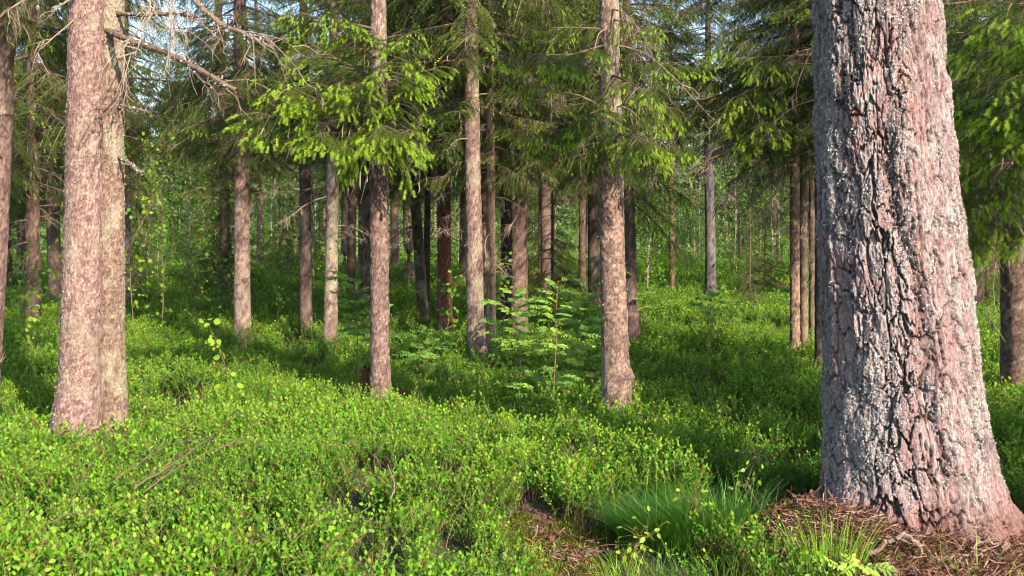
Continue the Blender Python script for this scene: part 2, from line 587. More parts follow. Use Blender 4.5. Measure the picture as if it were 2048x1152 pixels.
def bilberry(seed, stems=5, hgt=0.27, bare=False):
    r = np.random.default_rng(seed)
    mb = MB()
    for s in range(stems):
        a = r.uniform(0, 2 * PI)
        p0 = np.array([math.cos(a), math.sin(a), 0]) * r.uniform(0.0, 0.07)
        h = hgt * r.uniform(0.7, 1.2)
        lean = np.array([math.cos(a), math.sin(a), 0]) * r.uniform(0.1, 0.5) * h
        t = np.linspace(0, 1, 5)[:, None]
        path = p0 + np.array([0, 0, h]) * t + lean * t ** 1.6 + r.normal(0, 0.006, (5, 3)) * t
        brs = [path]
        for b in range(r.integers(4, 7)):
            k = r.uniform(0.3, 0.95)
            q = path[0] + (path[-1] - path[0]) * k
            aa = r.uniform(0, 2 * PI)
            l = h * r.uniform(0.22, 0.5)
            d = np.array([math.cos(aa) * 0.62, math.sin(aa) * 0.62, r.uniform(0.45, 0.95)])
            tt = np.linspace(0, 1, 3)[:, None]
            brs.append(q + d * l * tt + np.array([0, 0, 0.12 * l]) * tt ** 2)
        for bi, pth in enumerate(brs):
            v, f = tube(pth, np.linspace(0.0022, 0.0011, len(pth)) * (1.3 if bi == 0 else 0.9), 3)
            mb.add(v, f, 1, r.uniform(0.2, 1.0))
            if bare:
                continue
            L_ = np.linalg.norm(pth[-1] - pth[0])
            n = max(3, int(L_ / 0.0165))
            k0 = 0.35 if bi == 0 else 0.1
            ks = np.linspace(k0, 1.0, n)
            pos = np.stack([np.interp(ks, np.linspace(0, 1, len(pth)), pth[:, c]) for c in range(3)], 1)
            ax = unit(pth[-1] - pth[0])
            side = unit(np.cross(ax, [math.cos(r.uniform(0, 6)), math.sin(r.uniform(0, 6)), 0.3]))
            sg = np.where(np.arange(n) % 2 == 0, 1, -1)[:, None]
            d = ax * r.uniform(0.55, 1.3, (n, 1)) + side * sg + r.normal(0, 0.25, (n, 3))
            d[-1] = ax + r.normal(0, 0.1, 3)
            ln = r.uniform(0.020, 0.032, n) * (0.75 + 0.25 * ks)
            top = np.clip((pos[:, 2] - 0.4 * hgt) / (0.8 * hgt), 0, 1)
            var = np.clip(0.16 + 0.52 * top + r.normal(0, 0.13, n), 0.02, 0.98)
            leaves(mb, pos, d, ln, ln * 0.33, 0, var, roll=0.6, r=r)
    return mb.mesh('bilberry_sprig', [M_BILB, M_BSTEM])


def sticks(seed):
    r = np.random.default_rng(seed)
    mb = MB()
    for _ in range(3):
        a = r.uniform(0, 2 * PI)
        h = np.array([math.cos(a), math.sin(a), 0])
        t = np.linspace(0, 1, 6)[:, None]
        l = r.uniform(0.25, 0.5)
        pth = r.normal(0, 0.05, 3) * [1, 1, 0] + h * l * r.uniform(0.3, 0.9) * t + np.array([0, 0, l * 0.75]) * t ** 0.8 + r.normal(0, 0.008, (6, 3))
        v, f = tube(pth, np.linspace(0.004, 0.0015, 6), 5)
        mb.add(v, f, 1, 0.5)
        for k in (3, 4):
            e = pth[k] + np.array([r.normal(0, 0.08), r.normal(0, 0.08), r.uniform(-0.02, 0.08)])
            v, f = tube(np.stack([pth[k], (pth[k] + e) / 2, e]), [0.002, 0.0016, 0.0008], 3)
            mb.add(v, f, 1, 0.6)
    return mb.mesh('dry_stick_sprig', [M_BILB, M_TWIG])


BILB = [bilberry(100 + k, 5 + k % 3, 0.25 + 0.02 * (k % 3)) for k in range(11)] + [bilberry(140, 5, 0.26, True), sticks(5)]


def poly_points(n_per_m2, y0, y1, margin=0.6, slope=0.475, r=rng):
    """random points in the strip of ground the camera can see between two distances"""
    area = (y1 - y0) * ((y0 + y1) * slope + 2 * margin)
    n = int(n_per_m2 * area)
    y = np.sqrt(r.uniform(y0 ** 2, y1 ** 2, int(n * 1.0)))
    x = r.uniform(-1, 1, len(y)) * (y * slope + margin)
    return x, y


def bilberry_field():
    X, Y, S = [], [], []
    for (y0, y1, dn, sc) in [(2.2, 4.2, 90, 0.9), (4.2, 7.5, 130, 0.92), (7.5, 11, 98, 0.97), (11, 17, 66, 1.08), (17, 28, 30, 1.4), (28, 46, 10, 1.9)]:
        x, y = poly_points(dn, y0, y1)
        X.append(x)
        Y.append(y)
        S.append(np.full(len(x), sc) * rng.uniform(0.75, 1.2, len(x)))
    x, y, s = np.concatenate(X), np.concatenate(Y), np.concatenate(S)
    keep = np.ones(len(x), bool)
    dp = np.abs(x - path_cx(y)) - path_half(y)
    keep &= ~((y < 6.35) & (dp < 0.06))
    # grass and litter round the pine stay open
    rp = np.hypot((x - PINE_X) / 1.05, (y - PINE_Y) / 0.8)
    keep &= rp > 1.0
    litter = (np.hypot((x - 1.98) / 0.80, (y - 5.2) / 0.50) < 1)
    keep &= ~(litter & (rng.random(len(x)) > 0.05))
    keep &= ~((x > 1.0) & (y < 5.7) & (rng.random(len(x)) > np.where(x < 1.35, 0.16, 0.05)))
    keep &= ~((np.hypot((x - 0.92) / 0.55, (y - 5.8) / 0.45) < 1) & (rng.random(len(x)) > 0.03))
    keep &= ~((x > 0.42) & (x <= 1.0) & (y < 5.6) & (rng.random(len(x)) > 0.05))
    # thin, patchy cover with a few dark holes
    dens = fbm(x * 1.1, y * 1.1, 0, 3, 77)
    keep &= ~((dens < 0.355) & (rng.random(len(x)) < 0.75))
    cl = fbm(x * 3.6, y * 3.6, 0, 2, 78)
    keep &= ~((cl < 0.45) & (rng.random(len(x)) < 0.72))
    x, y, s = x[keep], y[keep], s[keep]
    hmod = 0.72 + 0.62 * (fbm(x * 0.9, y * 0.9, 0, 3, 31) - 0.25) + 0.35 * (fbm(x * 3.1, y * 3.1, 0, 2, 32) - 0.5)
    s = s * hmod
    z = terrain(x, y) - 0.01
    n = len(x)
    rot = np.stack([rng.normal(0, 0.16, n), rng.normal(0, 0.16, n), rng.uniform(0, 2 * PI, n)], 1)
    print('bilberry sprigs', n)
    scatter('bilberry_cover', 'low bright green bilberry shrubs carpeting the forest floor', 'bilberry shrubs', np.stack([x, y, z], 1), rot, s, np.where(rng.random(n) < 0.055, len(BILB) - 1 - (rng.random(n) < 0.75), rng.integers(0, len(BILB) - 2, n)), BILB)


bilberry_field()
# ------------------------------------------------------------------ spruce twigs, branches and crowns
def needle_twig(n, r, hw, lean, seed, flat=0.0, start=0.02):
    """needles round a twig that runs along X from 0 to 1; r and hw in metres"""
    g = np.random.default_rng(seed)
    x = np.linspace(start, 1.0, n) + g.normal(0, 0.25 / n, n)
    ph = np.arange(n) * 2.399 + g.normal(0, 0.3, n)
    rr = r * g.uniform(0.75, 1.15, n)
    cy, cz = np.cos(ph), np.sin(ph) * (1 - flat)
    tip = np.stack([x + lean, rr * cy, rr * cz], 1)
    a = np.stack([x - hw, 0 * x, 0 * x], 1)
    b = np.stack([x + hw, 0 * x, 0 * x], 1)
    v = np.stack([a, b, tip], 1).reshape(-1, 3)
    f = np.arange(3 * n).reshape(-1, 3)
    return v, f


T_HI = needle_twig(36, 0.018, 0.022, 0.10, 1, 0.3)
T_LO = needle_twig(14, 0.021, 0.045, 0.11, 2, 0.3)
T_FAR = needle_twig(6, 0.034, 0.12, 0.16, 3, 0.2)
S_HI = needle_twig(34, 0.019, 0.045, 0.17, 4, 0.0)
S_LO = needle_twig(12, 0.020, 0.080, 0.18, 5, 0.0)


def spruce_branch(seed, L=1.6, nsec=20, hang=0.55, pshoot=0.5, lod='lo', start=0.18, droop=0.25, dry=0.15, sec_len=0.42):
    """live branch along +X from the trunk; slots 0 wood, 1 needles, 2 young shoots, 3 beard lichen"""
    g = np.random.default_rng(seed)
    mb = MB()
    n = 12
    t = np.linspace(0, 1, n)
    x = L * t
    z = L * (-droop * t ** 1.2 + 0.6 * droop * np.maximum(0, t - 0.5) ** 1.6)
    y = L * 0.05 * np.sin(t * 5 + g.uniform(0, 6)) * t
    ax = np.stack([x, y, z], 1)
    r0 = 0.006 + 0.0075 * L
    v, f = tube(ax, r0 * (1 - t) + 0.002, 5 if lod != 'far' else 3)
    mb.add(v, f, 0, 0.35)
    tv, tf = {'hi': T_HI, 'lo': T_LO, 'far': T_FAR}[lod]
    sv, sf = S_HI if lod == 'hi' else S_LO
    step = {'hi': 0.038, 'lo': 0.052, 'far': 0.12}[lod]
    seg_p, seg_d, seg_l, seg_v = [], [], [], []
    sh_p, sh_d, sh_l = [], [], []

    def twig(p, d, l, vv, shoot=1.0):
        seg_p.append(p)
        seg_d.append(d)
        seg_l.append(l)
        seg_v.append(vv)
        if lod != 'far' and g.random() < pshoot * shoot:
            q = p + unit(d) * l
            nd = unit(d) * 0.7 + np.array([0, 0, -0.35]) + g.normal(0, 0.15, 3)
            sh_p.append(q)
            sh_d.append(nd)
            sh_l.append(g.uniform(0.05, 0.085))

    def side_branch(p, d, l, hg, vv, out=1.0):
        """a secondary branchlet: curved axis with twigs to both sides"""
        m = max(3, int(l / 0.09) + 1)
        tt = np.linspace(0, 1, m)
        pth = p + d * l * tt[:, None] + np.array([0, 0, -1.0]) * (hg * l * tt[:, None] ** 1.5)
        pth += g.normal(0, 0.012, (m, 3)) * tt[:, None]
        vv_, ff_ = tube(pth, 0.0032 * (1 - tt) + 0.0012, 3)
        mb.add(vv_, ff_, 0, g.uniform(0.3, 0.7))
        bare = g.random() < dry
        if bare:
            if g.random() < 0.5:
                for _ in range(3):
                    k = g.integers(1, m)
                    e = pth[k] + np.array([g.normal(0, .03), g.normal(0, .03), -g.uniform(0.06, 0.2)])
                    vb, fb = tube(np.stack([pth[k], (pth[k] + e) / 2 + g.normal(0, .012, 3), e]), [0.006, 0.005, 0.001], 3)
                    mb.add(vb, fb, 3, g.random())
            for k in range(1, m):
                dd = unit(pth[k] - pth[k - 1]) * 0.6 + g.normal(0, 0.5, 3)
                e = pth[k] + unit(dd) * g.uniform(0.05, 0.16)
                vb, fb = tube(np.stack([pth[k], e]), [0.0018, 0.0008], 3)
                mb.add(vb, fb, 0, g.uniform(0.3, 0.9))
            return
        for k in range(m - 1):
            dseg = pth[k + 1] - pth[k]
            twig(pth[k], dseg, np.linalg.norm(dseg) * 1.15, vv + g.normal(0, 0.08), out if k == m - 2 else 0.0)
        cnt = int(l / step)
        for q in range(1, cnt):
            s = q / cnt
            pp = np.array([np.interp(s, tt, pth[:, c]) for c in range(3)])
            kk = min(m - 2, int(s * (m - 1)))
            dl = unit(pth[kk + 1] - pth[kk])
            sd = unit(np.cross(dl, [0, 0, 1.0]) + np.array([0, 0, 1e-4]))
            for sg in (-1, 1):
                dd = dl * 0.75 + sd * sg * 0.65 + np.array([0, 0, -0.22 - 0.25 * hg]) + g.normal(0, 0.12, 3)
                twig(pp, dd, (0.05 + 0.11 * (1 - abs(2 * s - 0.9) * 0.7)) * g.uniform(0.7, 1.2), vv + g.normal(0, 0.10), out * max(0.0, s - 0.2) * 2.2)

    for k in range(nsec):
        s = start + (1 - start) * (k + g.uniform(0, 0.8)) / nsec
        p = np.array([np.interp(s, t, ax[:, c]) for c in range(3)])
        sg = 1 if k % 2 else -1
        an = math.radians(g.uniform(38, 66))
        d = np.array([math.cos(an), sg * math.sin(an), -0.15 + g.normal(0, 0.15)])
        l = (sec_len * (1.05 - s) ** 0.6 + 0.10) * g.uniform(0.75, 1.25) * (L / 1.6) ** 0.5
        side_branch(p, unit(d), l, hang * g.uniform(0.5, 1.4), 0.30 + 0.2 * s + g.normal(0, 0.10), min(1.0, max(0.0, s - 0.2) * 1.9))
    # leading shoot
    side_branch(ax[-1], unit(ax[-1] - ax[-3]), 0.22, hang * 0.4, 0.55)
    p = np.array(seg_p)
    ln = np.array(seg_l)
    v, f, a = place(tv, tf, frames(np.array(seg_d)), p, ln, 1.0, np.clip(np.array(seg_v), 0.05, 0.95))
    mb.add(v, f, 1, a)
    if sh_p:
        v, f, a = place(sv, sf, frames(np.array(sh_d)), np.array(sh_p), np.array(sh_l), 1.0, np.clip(g.normal(0.5, 0.18, len(sh_p)), 0, 1))
        mb.add(v, f, 2, a)
    return mb


def dead_branch(seed, L=1.3, nsec=12, droop=0.3, beard=0.4, fine=True):
    g = np.random.default_rng(seed)
    mb = MB()
    n = 9
    t = np.linspace(0, 1, n)
    ax = np.stack([L * t, L * 0.06 * np.sin(4 * t + g.uniform(0, 6)) * t, L * (-droop * t ** 1.3 + 0.05 * np.sin(5 * t))], 1)
    ax += g.normal(0, 0.012, ax.shape) * t[:, None]
    v, f = tube(ax, (0.004 + 0.006 * L) * (1 - t) + 0.0018, 5)
    mb.add(v, f, 0, 0.6)

    def bt(p, e, r, var, mat=0):
        mid = (p + e) / 2 + g.normal(0, 0.10, 3) * np.linalg.norm(e - p) + np.array([0, 0, 0.08]) * np.linalg.norm(e - p)
        v, f = tube(np.stack([p, (p + mid) / 2 + g.normal(0, .004, 3), mid, (mid + e) / 2, e]), [r, r * .9, r * .75, r * .6, r * 0.4], 3)
        mb.add(v, f, mat, var)
        return mid

    for k in range(nsec):
        s = g.uniform(0.15, 1)
        p = np.array([np.interp(s, t, ax[:, c]) for c in range(3)])
        d = unit(np.array([g.uniform(0.2, 1.0), g.choice([-1, 1]) * g.uniform(0.3, 1), g.normal(-0.55, 0.35)]))
        l = g.uniform(0.15, 0.5) * (1.15 - s)
        e = p + d * l
        mid = bt(p, e, 0.0038, g.uniform(0.35, 1))
        if fine:
            for _ in range(g.integers(2, 6)):
                q = p + (e - p) * g.uniform(0.2, 1) + np.array([0, 0, 0.02])
                e2 = q + unit(d * 0.5 + g.normal(0, 0.6, 3) + np.array([0, 0, -0.5])) * g.uniform(0.06, 0.22)
                bt(q, e2, 0.0022, g.uniform(0.35, 1))
        if g.random() < beard:
            for _ in range(g.integers(2, 6)):
                q = p + (e - p) * g.uniform(0, 1)
                e2 = q + np.array([g.normal(0, .02), g.normal(0, .02), -g.uniform(0.05, 0.22)])
                bt(q, e2, g.uniform(0.003, 0.008), g.random(), 3)
    return mb


BR_HI = [spruce_branch(200 + k, 1.5, 20, [0.45, 0.8, 0.6, 1.0][k % 4], 0.85, 'hi', 0.16, [0.18, 0.3][k % 2], 0.14) for k in range(4)]
BR_LO = [spruce_branch(300 + k, 1.7, 20, [0.5, 0.9, 0.7, 1.1, 0.6, 0.8][k], [0.25, 0.06, 0.3, 0.05, 0.2, 0.1][k], 'lo', 0.22, [0.2, 0.35, 0.28][k % 3], 0.2) for k in range(6)]
BR_FAR = [spruce_branch(400 + k, 2.0, 13, 0.7, 0.0, 'far', 0.15, 0.3, 0.1, 0.55) for k in range(3)]
DEAD = [dead_branch(500 + k, 1.3, 12, [0.15, 0.4, 0.3, 0.55, 0.25][k], [0.3, 0.5, 0.7, 0.2, 0.5][k]) for k in range(5)]
CROWN_MATS = [M_TWIG, M_NEEDLE, M_SHOOT, M_BEARD]


def rotm(az, pitch=0.0, roll=0.0, s=1.0, p=(0, 0, 0)):
    ca, sa, cp, sp_, cr, sr = math.cos(az), math.sin(az), math.cos(pitch), math.sin(pitch), math.cos(roll), math.sin(roll)
    Rz = np.array([[ca, -sa, 0], [sa, ca, 0], [0, 0, 1]])
    Ry = np.array([[cp, 0, sp_], [0, 1, 0], [-sp_, 0, cp]])
    Rx = np.array([[1, 0, 0], [0, cr, -sr], [0, sr, cr]])
    M = np.eye(4)
    M[:3, :3] = (Rz @ Ry @ Rx) * s
    M[:3, 3] = p
    return M


def make_crown(seed, H=9.0, dead_h=1.6, live=1.7, per=6, fine_h=4.0, dead_n=22):
    """spruce crown round the axis; z = 0 is the lowest live whorl, dead twigs reach dead_h below it"""
    g = np.random.default_rng(seed)
    mb = MB()
    for k in range(dead_n):
        z = -dead_h + (dead_h + 1.6) * g.random() ** 0.7
        s = g.uniform(0.35, 1.0) * (0.55 + 0.45 * min(1, (z + dead_h) / dead_h))
        mb.merge(DEAD[g.integers(len(DEAD))], rotm(g.uniform(0, 2 * PI), g.normal(0.0, 0.2), g.normal(0, 0.4), s, (0, 0, z)), g.normal(0, 0.15))
    z = 0.0
    while z < H:
        fine = z < fine_h
        q = per if fine else per + 1
        for b in range(q):
            az = 2 * PI * b / q + g.uniform(-0.5, 0.5) + z * 2.1
            L = live * (1 - (max(0, z - 1) / (H + 1)) ** 1.2) * g.uniform(0.6, 1.15) * (0.75 if z < 0.4 else 1)
            lib = BR_LO if fine else BR_FAR
            br = lib[g.integers(len(lib))]
            s = L / (1.7 if fine else 2.0)
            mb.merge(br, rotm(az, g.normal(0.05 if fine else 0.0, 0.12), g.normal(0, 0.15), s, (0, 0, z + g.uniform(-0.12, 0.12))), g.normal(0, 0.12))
        z += 0.24 if fine else 0.5
    return mb.mesh('spruce_crown', CROWN_MATS)


CROWNS = [make_crown(600 + k, 5.4, [1.7, 1.2, 2.2, 1.5][k], [1.75, 1.5, 1.9, 1.6][k], [6, 6, 5, 6][k], dead_n=[16, 12, 22, 14][k]) for k in range(4)]
SLIM = make_crown(650, 6.0, 1.9, 1.0, 5, 4.0, 18)
# a spruce of the background with foliage nearly to the ground
YOUNG = [make_crown(660 + k, 6.5, 0.2, 1.35, 5, 3.0, 2) for k in range(2)]
for nm, me in [('c0', CROWNS[0]), ('slim', SLIM), ('young', YOUNG[0])]:
    print('crown', nm, len(me.polygons))


# ------------------------------------------------------------------ trunks
def spruce_skin(T, Zv, R, tint, lich, red, seed, near):
    """displacement and colour of spruce bark over angle T, height Zv, radius R"""
    g = np.random.default_rng(seed)
    r0 = float(np.median(R))
    X, Y = np.cos(T) * R, np.sin(T) * R
    cs = 0.022 if near else 0.030
    pu = max(6, int(2 * PI * r0 / cs))
    f1, f2, cid = voro(np.mod(T / (2 * PI) * pu + 1.3 * fbm(X * 16, Y * 16, Zv * 14, 2, seed + 1), pu), Zv / (cs * 1.25) + 1.5 * fbm(X * 18, Y * 18, Zv * 14, 2, seed + 2), seed, pu)
    edge = sstep(0.0, 0.25, f2 - f1)
    big = fbm(X * 5, Y * 5, Zv * 1.3, 3, seed + 3) - 0.5
    disp = (0.006 if near else 0.0085) * (cid - 0.5) * edge + 0.004 * edge + 0.05 * r0 * 2 * big + 0.004 * (fbm(X * 45, Y * 45, Zv * 32, 2, seed + 5) - 0.5)
    base = np.array(tint)[None, None, :] * np.ones(T.shape + (1,))
    shade = (0.55 + 0.80 * cid) * (0.45 + 0.55 * edge)
    col = base * shade[..., None]
    br = sstep(0.52, 0.72, fbm(X * 6, Y * 6, Zv * 2.2, 3, seed + 11))[..., None]
    col = col * (1 - 0.35 * br) + 0.35 * br * np.array([0.16, 0.105, 0.075])
    lm = sstep(0.62 - 0.22 * lich, 0.70 - 0.20 * lich, fbm(X * 14, Y * 14, Zv * 9, 4, seed + 17) * 0.6 + 0.4 * fbm(X * 3, Y * 3, Zv * 1.1, 2, seed + 23))[..., None]
    lc = np.array([0.37, 0.335, 0.235]) * (0.75 + 0.5 * vnoise(X * 80, Y * 80, Zv * 80, 3))[..., None]
    col = col * (1 - 0.8 * lm * min(1, lich * 1.6)) + lc * 0.8 * lm * min(1, lich * 1.6)
    # old knots
    for _ in range(g.integers(3, 7)):
        ka, kz = g.uniform(0, 2 * PI), g.uniform(0.4, 4.0)
        da = np.abs((T - ka + PI) % (2 * PI) - PI) * R
        q = np.exp(-(da / 0.022) ** 2 - ((Zv - kz) / 0.020) ** 2)
        disp = disp + 0.012 * q - 0.02 * np.exp(-(da / 0.009) ** 2 - ((Zv - kz) / 0.009) ** 2)
        col = col * (1 - 0.6 * q[..., None])
    fm = sstep(0.42, 0.05, Zv + 0.35 * (fbm(X * 9, Y * 9, Zv * 5, 3, seed + 41) - 0.5))[..., None] * 0.6
    col = col * (1 - fm) + fm * np.array([0.085, 0.08, 0.035]) * (0.5 + cid[..., None])
    disp = disp + 0.012 * fm[..., 0] * (fbm(X * 30, Y * 30, Zv * 30, 2, seed + 43) - 0.3)
    if red is not None:
        rm = sstep(red[0], red[0] - 0.3, Zv + 0.25 * (vnoise(X * 8, Y * 8, Zv * 3, seed + 31) - 0.5))[..., None] * red[1]
        col = col * (1 - rm) + rm * np.array([0.21, 0.075, 0.045]) * (0.6 + 0.7 * cid[..., None])
    return disp, col


class Stem:
    """a bole read off the photograph: list of (py, px, width) at depth d, continued below and above the frame"""

    def __init__(s, prof, d, H=11.0, flare=0.30, wob=0.0, seed=0, zg=None):
        prof = sorted(prof, reverse=True)
        pts = [(P(px, py, d), w * d / F_PX / 2) for (py, px, w) in prof]
        zs = np.array([p[0][2] for p in pts])
        xs = np.array([p[0][0] for p in pts])
        rs = np.array([p[1] for p in pts])
        slope = (xs[-1] - xs[0]) / max(0.3, zs[-1] - zs[0])
        s.d = d
        x_at = xs[0] - slope * (zs[0] - 0)
        s.zg = float(terrain(xs[0], d)) if zg is None else zg
        xb = xs[0] - slope * (zs[0] - s.zg)
        s.base = np.array([xb, d, s.zg])
        rt = max(0.01, rs[-1] * 0.12)
        s.zs = np.concatenate([[s.zg - 0.15], zs, [H]])
        s.xs = np.concatenate([[xb - slope * 0.15], xs, [xs[-1] + slope * 0.6 * (H - zs[-1])]])
        s.rs = np.concatenate([[rs[0] * 1.03], rs, [rt]])
        s.flare, s.H, s.seed = flare, H, seed
        s.wob = wob

    def at(s, z):
        """world centre and radius at height z above the datum"""
        return np.array([np.interp(z, s.zs, s.xs), s.d + s.wob * math.sin(z * 1.1 + s.seed), z]), np.interp(z, s.zs, s.rs)

    def mesh(s, segs, dz, zvis, skin, mat=None, name='spruce_trunk'):
        z = np.concatenate([np.arange(s.zg - 0.12, zvis, dz), np.arange(zvis, s.H, 0.5), [s.H]])
        th = np.arange(segs) * 2 * PI / segs
        T, Z = np.meshgrid(th, z)
        R = np.interp(Z, s.zs, s.rs)
        h = np.maximum(Z - s.zg, 0)
        lob = 0.55 + 0.45 * np.cos(T * 4 + s.seed) + 0.3 * np.cos(T * 7 + 2.2 * s.seed)
        R = R * (1 + s.flare * lob * np.exp(-h / 0.16))
        disp, col = skin(T, Z - s.zg, R)
        fade = np.clip((s.H - Z) / 2, 0, 1)
        R = R + disp * fade
        X = np.interp(Z, s.zs, s.xs) + np.cos(T) * R - s.base[0]
        Y = s.wob * np.sin(Z * 1.1 + s.seed) + np.sin(T) * R
        V = np.stack([X, Y, Z - s.base[2]], -1).reshape(-1, 3)
        i = np.arange(len(z) - 1)[:, None] * segs
        j = np.arange(segs)[None, :]
        j2 = (j + 1) % segs
        f = np.stack([i + j, i + j2, i + segs + j2, i + segs + j], -1).reshape(-1, 4)
        mb = MB().add(V, f, 0, 0.5, np.clip(col, 0, 1).reshape(-1, 3))
        return mb.mesh(name, [mat or M_BARK], smooth=True)


def flakes(stem, n, seed, dens, size=(0.006, 0.014), zmax=4.2, bias=None, up=0.6):
    """foliose lichen scales standing off a bole; dens(T,Z) gives the chance of growing there"""
    g = np.random.default_rng(seed)
    T = g.uniform(0, 2 * PI, n)
    Z = stem.zg + g.uniform(0.0, zmax, n)
    k = g.random(n) < dens(T, Z - stem.zg)
    T, Z = T[k], Z[k]
    n = len(T)
    R = np.interp(Z, stem.zs, stem.rs)
    h = np.maximum(Z - stem.zg, 0)
    lob = 0.55 + 0.45 * np.cos(T * 4 + stem.seed) + 0.3 * np.cos(T * 7 + 2.2 * stem.seed)
    R = R * (1 + stem.flare * lob * np.exp(-h / 0.16))
    nrm = np.stack([np.cos(T), np.sin(T), 0 * T], 1)
    c = np.stack([np.interp(Z, stem.zs, stem.xs) - stem.base[0], 0 * Z, Z - stem.base[2]], 1) + nrm * (R + g.uniform(-0.002, 0.008, n))[:, None]
    return scale_mesh(c, nrm, size, g, up)


def scale_mesh(c, nrm, size, g, up=0.6, var0=0.5):
    n = len(c)
    ax = unit(nrm + g.normal(0, up, (n, 3)))
    fr = frames(ax, (0.1, 0.2, 1))
    q = 6
    an = np.arange(q) * 2 * PI / q
    rad = g.uniform(size[0], size[1], n)[:, None] * g.uniform(0.6, 1.2, (n, q))
    lift = g.uniform(-0.1, 0.8, (n, q)) * rad * 0.7
    ring = c[:, None] + fr[:, None, :, 1] * (np.cos(an) * rad)[..., None] + fr[:, None, :, 2] * (np.sin(an) * rad)[..., None] + fr[:, None, :, 0] * lift[..., None]
    v = np.concatenate([c[:, None], ring], 1).reshape(-1, 3)
    b = (np.arange(n) * (q + 1))[:, None]
    f = np.stack([np.stack([b[:, 0], b[:, 0] + 1 + k, b[:, 0] + 1 + (k + 1) % q], 1) for k in range(q)], 1).reshape(-1, 3)
    mb = MB()
    mb.add(v, f, 0, np.repeat(np.clip(g.normal(var0, 0.2, n), 0, 1), q + 1))
    return mb


TREES = {}


def stub(seed):
    g = np.random.default_rng(seed)
    l = g.uniform(0.05, 0.16)
    pth = np.array([[-0.01, 0, 0], [l * 0.4, 0, g.normal(0, 0.006)], [l * 0.75, g.normal(0, 0.01), g.normal(0, 0.012)], [l, g.normal(0, 0.02), g.normal(-0.01, 0.02)]])
    v, f = tube(pth, [0.009, 0.0065, 0.0055, 0.003], 6)
    mb = MB().add(v, f, 0, 0.5)
    if seed % 2:
        e = pth[2] + np.array([0.05, g.choice([-1, 1]) * 0.07, -0.05])
        v, f = tube(np.stack([pth[2], (pth[2] + e) / 2, e]), [0.004, 0.003, 0.001], 4)
        mb.add(v, f, 0, 0.7)
    return mb.mesh('branch_stub', [M_TWIG])


STUBS = [stub(960 + k) for k in range(4)]


def spruce(key, label, prof, d, crown=None, crown_z=3.0, crown_s=1.0, tint=(0.30, 0.205, 0.165), lich=0.4, red=None, segs=24, dz=0.06, H=9.4, flare=0.42,
           name='spruce_tree', cat='spruce tree', group='tall spruce trunks of the grove', wob=0.0, rot=None, zvis=5.5, burl=None):
    seed = len(TREES) + 40
    st = Stem(prof, d, H, flare, wob, seed)
    root = thing(name, label, cat, st.base, group)
    def skin(T, Z, R):
        dsp, col = spruce_skin(T, Z, R, tint, lich, red, seed, False)
        if burl:
            q = np.exp(-((((T - burl[0] + PI) % (2 * PI) - PI) * R / burl[2]) ** 2) - ((Z - burl[1]) / burl[2]) ** 2)
            dsp = dsp + burl[3] * q * (0.8 + 0.6 * (fbm(np.cos(T) * 6, np.sin(T) * 6, Z * 9, 3, 8) - 0.5))
        return dsp, col
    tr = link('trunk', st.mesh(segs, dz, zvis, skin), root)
    if crown is not None:
        crown_z -= 0.45
        c = link('crown', crown, root)
        p, _ = st.at(crown_z)
        c.location = Vector(p - st.base)
        c.rotation_euler = (0, 0, rot if rot is not None else seed * 1.7)
        c.scale = (crown_s,) * 3
    if d < 17:
        gs = np.random.default_rng(seed + 900)
        for q in range(int(gs.integers(4, 9))):
            zq = st.zg + gs.uniform(0.5, 3.2)
            pc, rc = st.at(zq)
            a = gs.uniform(PI * 0.95, 2.05 * PI)
            o = link('branch_stub', STUBS[q % 4], root)
            o.location = Vector(pc + np.array([math.cos(a), math.sin(a), 0]) * rc * 0.8 - st.base)
            o.rotation_euler = (gs.uniform(0, 6), gs.uniform(-0.2, 0.5), a)
            sc = gs.uniform(0.5, 1.3)
            o.scale = (sc, sc, sc)
    TREES[key] = (root, st)
    return root, st


SPC = (0.29, 0.195, 0.165)      # grey pink spruce bark
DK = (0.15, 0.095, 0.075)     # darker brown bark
C = CROWNS
spruce('edge', 'pale leaning spruce cut off by the left border of the picture', [(740, -38, 72), (600, -28, 68), (350, -14, 64), (0, -4, 62)], 9.0, C[1], 3.9, 0.9, SPC, 0.35, None, 48, 0.03)
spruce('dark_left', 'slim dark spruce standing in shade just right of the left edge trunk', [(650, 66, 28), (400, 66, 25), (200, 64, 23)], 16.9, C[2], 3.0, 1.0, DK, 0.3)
spruce('behind_twin', 'blue grey spruce trunk half hidden behind the right side of the pale twin trunk', [(630, 251, 22), (380, 252, 20)], 20.5, C[0], 3.9, 1.0, (0.20, 0.16, 0.15), 0.3)
spruce('four', 'straight pinkish spruce left of the middle, right of the leafy saplings', [(675, 487, 36), (640, 485, 32), (320, 483, 28), (100, 481, 26)], 15.6, C[0], 3.45, 0.8, SPC, 0.4, None, 32, 0.04)
spruce('five', 'dark purplish brown spruce left of the pale slightly curved one', [(668, 613, 27), (600, 611, 24), (330, 610, 21)], 15.7, SLIM, 3.4, 0.9, (0.14, 0.09, 0.08), 0.15)
spruce('six', 'pale lichen flecked spruce with a slightly curved trunk left of the middle pair', [(688, 660, 30), (600, 662, 26), (450, 664, 23), (330, 666, 22), (60, 668, 20)], 14.4, SLIM, 3.5, 1.0, SPC, 0.55, None, 28, 0.04)
spruce('seven', 'slender brown spruce seen close behind the left side of the rough middle trunk', [(600, 729, 25), (300, 729, 23)], 20.0, C[3], 3.7, 1.0, (0.27, 0.18, 0.13), 0.5)
spruce('dark_behind', 'thin dark spruce in the shade between the curved trunk and the middle trunk', [(560, 702, 17), (330, 706, 15)], 23.0, C[2], 4.0, 0.9, DK, 0.2)
